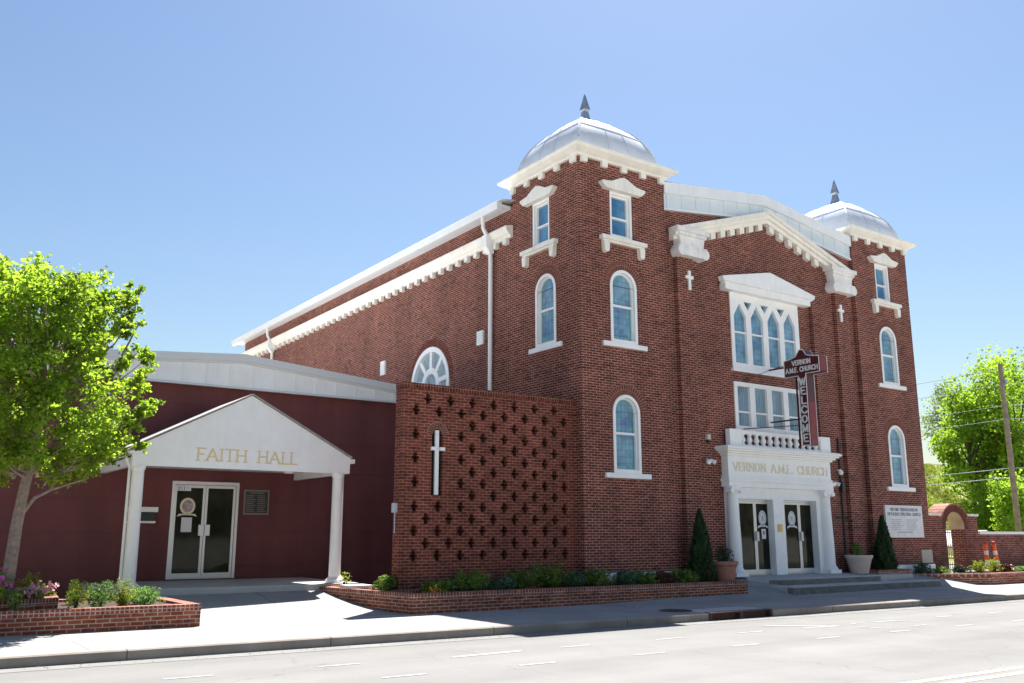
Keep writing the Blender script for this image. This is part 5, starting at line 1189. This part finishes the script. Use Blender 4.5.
for (X, Z, R) in clumps:
    reach = max(0.15, 1.0 - ((X-2.1)/2.6)**2 - ((Z-4.5)/2.4)**2)**0.5*1.7
    nd = 2 if R < 0.27 else 3 if R < 0.4 else 5
    for q_ in range(nd):
        Y = 18.2 + rnd.uniform(-.3, .3) if nd == 2 else 18.2 + reach*rnd.uniform(-1, 1); k = (18.2+(Y-18.2)*0.75)/18.2
        c = Vector((X*k - 0.16 + rnd.gauss(0, .06), Y, 1.45+(Z-1.55)*k + rnd.gauss(0, .06)))
        # a few lobes per clump, leaves on twig ends with gaps
        for l in range(5 if R > 0.27 else 4):
            lc = c + Vector((rnd.gauss(0, .42), rnd.gauss(0, .5), rnd.gauss(0, .38)))*R; lr = R*rnd.uniform(0.28, 0.46)
            pts = []
            for _ in range(int(22 + 240*lr)):
                d = Vector((rnd.gauss(0, 1), rnd.gauss(0, 1), rnd.gauss(0, 0.75)))*lr*0.60
                pts.append(lc+d)
            leaves(lv, pts, 0.078, rnd, up=0.6, aspect=0.95)
        start = Vector((2.4 + (c.x-2.4)*0.35, 18.2+(c.y-18.2)*0.3, min(c.z-0.3, 3.2+(c.z-3.2)*0.5)))
        limb(bt, [start, start.lerp(c, 0.55)+Vector((rnd.gauss(0, .06), rnd.gauss(0, .06), -0.06)), c], 0.022, 0.006, 5)
lv.build('crown', M['leaf'], TR, fix=False); bt.build('trunk', M['bark'], TR, smooth=True)

# far trees
def far_tree(label, x, y, h, rx, m, seed, n=2600, size=0.42, trunk_h=0.3, sparse=0.0, lean=0):
    rnd = random.Random(seed); z0 = embz(x, y)
    t = thing('deciduous_tree', label, 'tree', (x, y, z0), 'trees on the embankment')
    tk = MB(); limb(tk, [(x, y, z0-0.3), (x+lean*0.5, y, z0+h*trunk_h), (x+lean, y, z0+h*0.8)], 0.020*h**0.9, 0.03, 8)
    lobes = []
    nl = 26
    for k in range(nl):
        a = rnd.uniform(0, 2*pi); u = rnd.uniform(0, 1); el = trunk_h + (1-trunk_h)*u
        rad = rx*(sin(pi*(0.12+0.8*u)))**0.7*rnd.uniform(0.35, 1.0)
        c = Vector((x+lean*el+rad*cos(a), y+rad*sin(a), z0+h*el*rnd.uniform(0.93, 1.04))); lobes.append((c, rx*rnd.uniform(0.24, 0.42)))
        s0 = Vector((x+lean*el*0.6, y, z0+h*(trunk_h*0.8+(el-trunk_h)*0.5))); limb(tk, [s0, s0.lerp(c, 0.5)+Vector((0, 0, -0.2)), c], 0.006*h, 0.02, 5)
    lv = MB(); pts = []
    for _ in range(n):
        c, r = rnd.choice(lobes); d = Vector((rnd.gauss(0, 1), rnd.gauss(0, 1), rnd.gauss(0, 1)*0.75)).normalized()*(rnd.random()**0.5)*r*(1+sparse)
        pts.append(c+d)
    leaves(lv, pts, size, rnd, up=0.5, aspect=0.85)
    lv.build('crown', m, t, fix=False); tk.build('trunk', M['bark_d'], t)
far = [
 ('dense bright green tree on the bank just beyond the arched gateway', 73.8, 40.6, 12.0, 3.3, 'leaf_far', 21, 10000, 0.28, 0.28, 0),
 ('tall tree at the right edge rising behind the utility pole', 76.5, 38.0, 14.8, 4.6, 'leaf_far', 22, 10000, 0.28, 0.30, 0.25),
 ('pale grey green thin tree behind the others near the tower', 104.5, 60.0, 10.0, 2.6, 'leaf_pale', 23, 2200, 0.30, 0.2, 0.35),
 ('low bushy tree on the bank right of the utility pole base', 67, 33.0, 5.0, 3.0, 'leaf_far', 25, 5000, 0.26, 0.12, 0.1),
 ('shaded bush low on the bank beneath the tall tree', 71.5, 38.6, 4.6, 2.6, 'leaf_far', 27, 4500, 0.26, 0.08, 0.1),
 ('leafy tree rising between the dense tree and the utility pole', 80, 42.5, 11.5, 3.6, 'leaf_far', 28, 8000, 0.30, 0.2, 0.1),
 ('tree standing high on the bank behind the utility pole', 97.5, 50.0, 12.5, 4.4, 'leaf_far', 26, 8000, 0.34, 0.15, 0.1),
]
for lab, x, y, h, rx, m, sd, n, sz, th, sp in far: far_tree(lab, x, y, h, rx, M[m], sd, n, sz, th, sp)
# trees farther right so the wood does not stop at the frame
for i, (x, y, h, rx) in enumerate(((90, 40, 13, 5), (104, 46, 12, 5))):
    far_tree(['broad tree partly cut by the right picture edge', 'farther tree behind the one cut by the right picture edge'][i], x, y, h, rx, M['leaf_far'], 90+i, 2600, 0.44, 0.2, 0.1)

# utility pole and wires
UP = thing('utility_pole', 'weathered wooden utility pole rising behind the low brick wall', 'utility pole', (43.5, 22.0, 0.0))
MB().tube([(43.5, 22, -0.2), (43.5, 22, 9.55)], [0.145, 0.10], 12).build('pole', M['wood'], UP)
MB().tube([(43.5, 22.0, 6.9), (43.34, 21.9, 6.9)], 0.03, 6).box(43.42, 43.58, 21.80, 21.88, 8.6, 8.75).build('hardware', M['galv_d'], UP)
wr = [(9.3, 9.0), (8.55, 8.3), (7.55, 7.3), (6.9, 6.7), (4.62, 4.4), (4.2, 4.0)]
for i, (za, zb) in enumerate(wr):
    lab = ['topmost thin wire leaving the utility pole', 'second wire from the top of the utility pole', 'third wire down on the utility pole', 'fourth wire down, middle of the utility pole',
           'upper of the two low cables crossing the trees', 'lowest cable crossing the trees above the gateway'][i]
    w_ = MB(); pts = []
    for k in range(13):
        u = k/12; pts.append((43.45 - 2.0*u, 22 + 38*u, lerp(za, zb+0.6, u) - 1.0*4*u*(1-u)*0.6))
    w_.tube(pts, 0.011 if i < 4 else 0.015, 5)
    pts = [(43.45 + 1.5*k/6, 22 - 40*k/6, za - 1.0*4*(k/6)*(1-k/6)*0.6) for k in range(7)]
    w_.tube(pts, 0.011 if i < 4 else 0.015, 5)
    tag(recentre(w_.build('overhead_wire', M['galv_d'])), lab, 'wire', 'overhead wires')

# parked car, only its roof shows over the wall
CR = thing('parked_car', 'white parked car, only its roof showing over the low wall', 'car', (44.5, 24.6, 0.3))
cz = 0.45; cx0, cy0 = 43.2, 24.2
body = [(0, .35), (0, .75), (.25, .9), (1.1, 1.0), (1.8, 1.42), (3.3, 1.46), (4.1, 1.05), (4.5, .95), (4.55, .35)]
MB().prism([(cx0-1.6+u, cz+v-0.1) for u, v in body], cy0, cy0+1.75, 'y').build('body', M['carpaint'], CR, bevel=0.06)
MB().prism([(cx0-1.6+u, cz+v-0.1) for u, v in ((1.25, 1.0), (1.85, 1.36), (3.25, 1.40), (3.9, 1.04))], cy0-0.01, cy0+1.76, 'y').build('windows', M['darkglass'], CR)
for ux in (0.85, 3.65):
    for yy in (cy0-0.02, cy0+1.55):
        MB().prism([(cx0-1.6+ux+0.32*cos(2*pi*i/18), cz+0.22+0.32*sin(2*pi*i/18)) for i in range(18)], yy, yy+0.22, 'y').build('wheel', M['rubber'], CR)
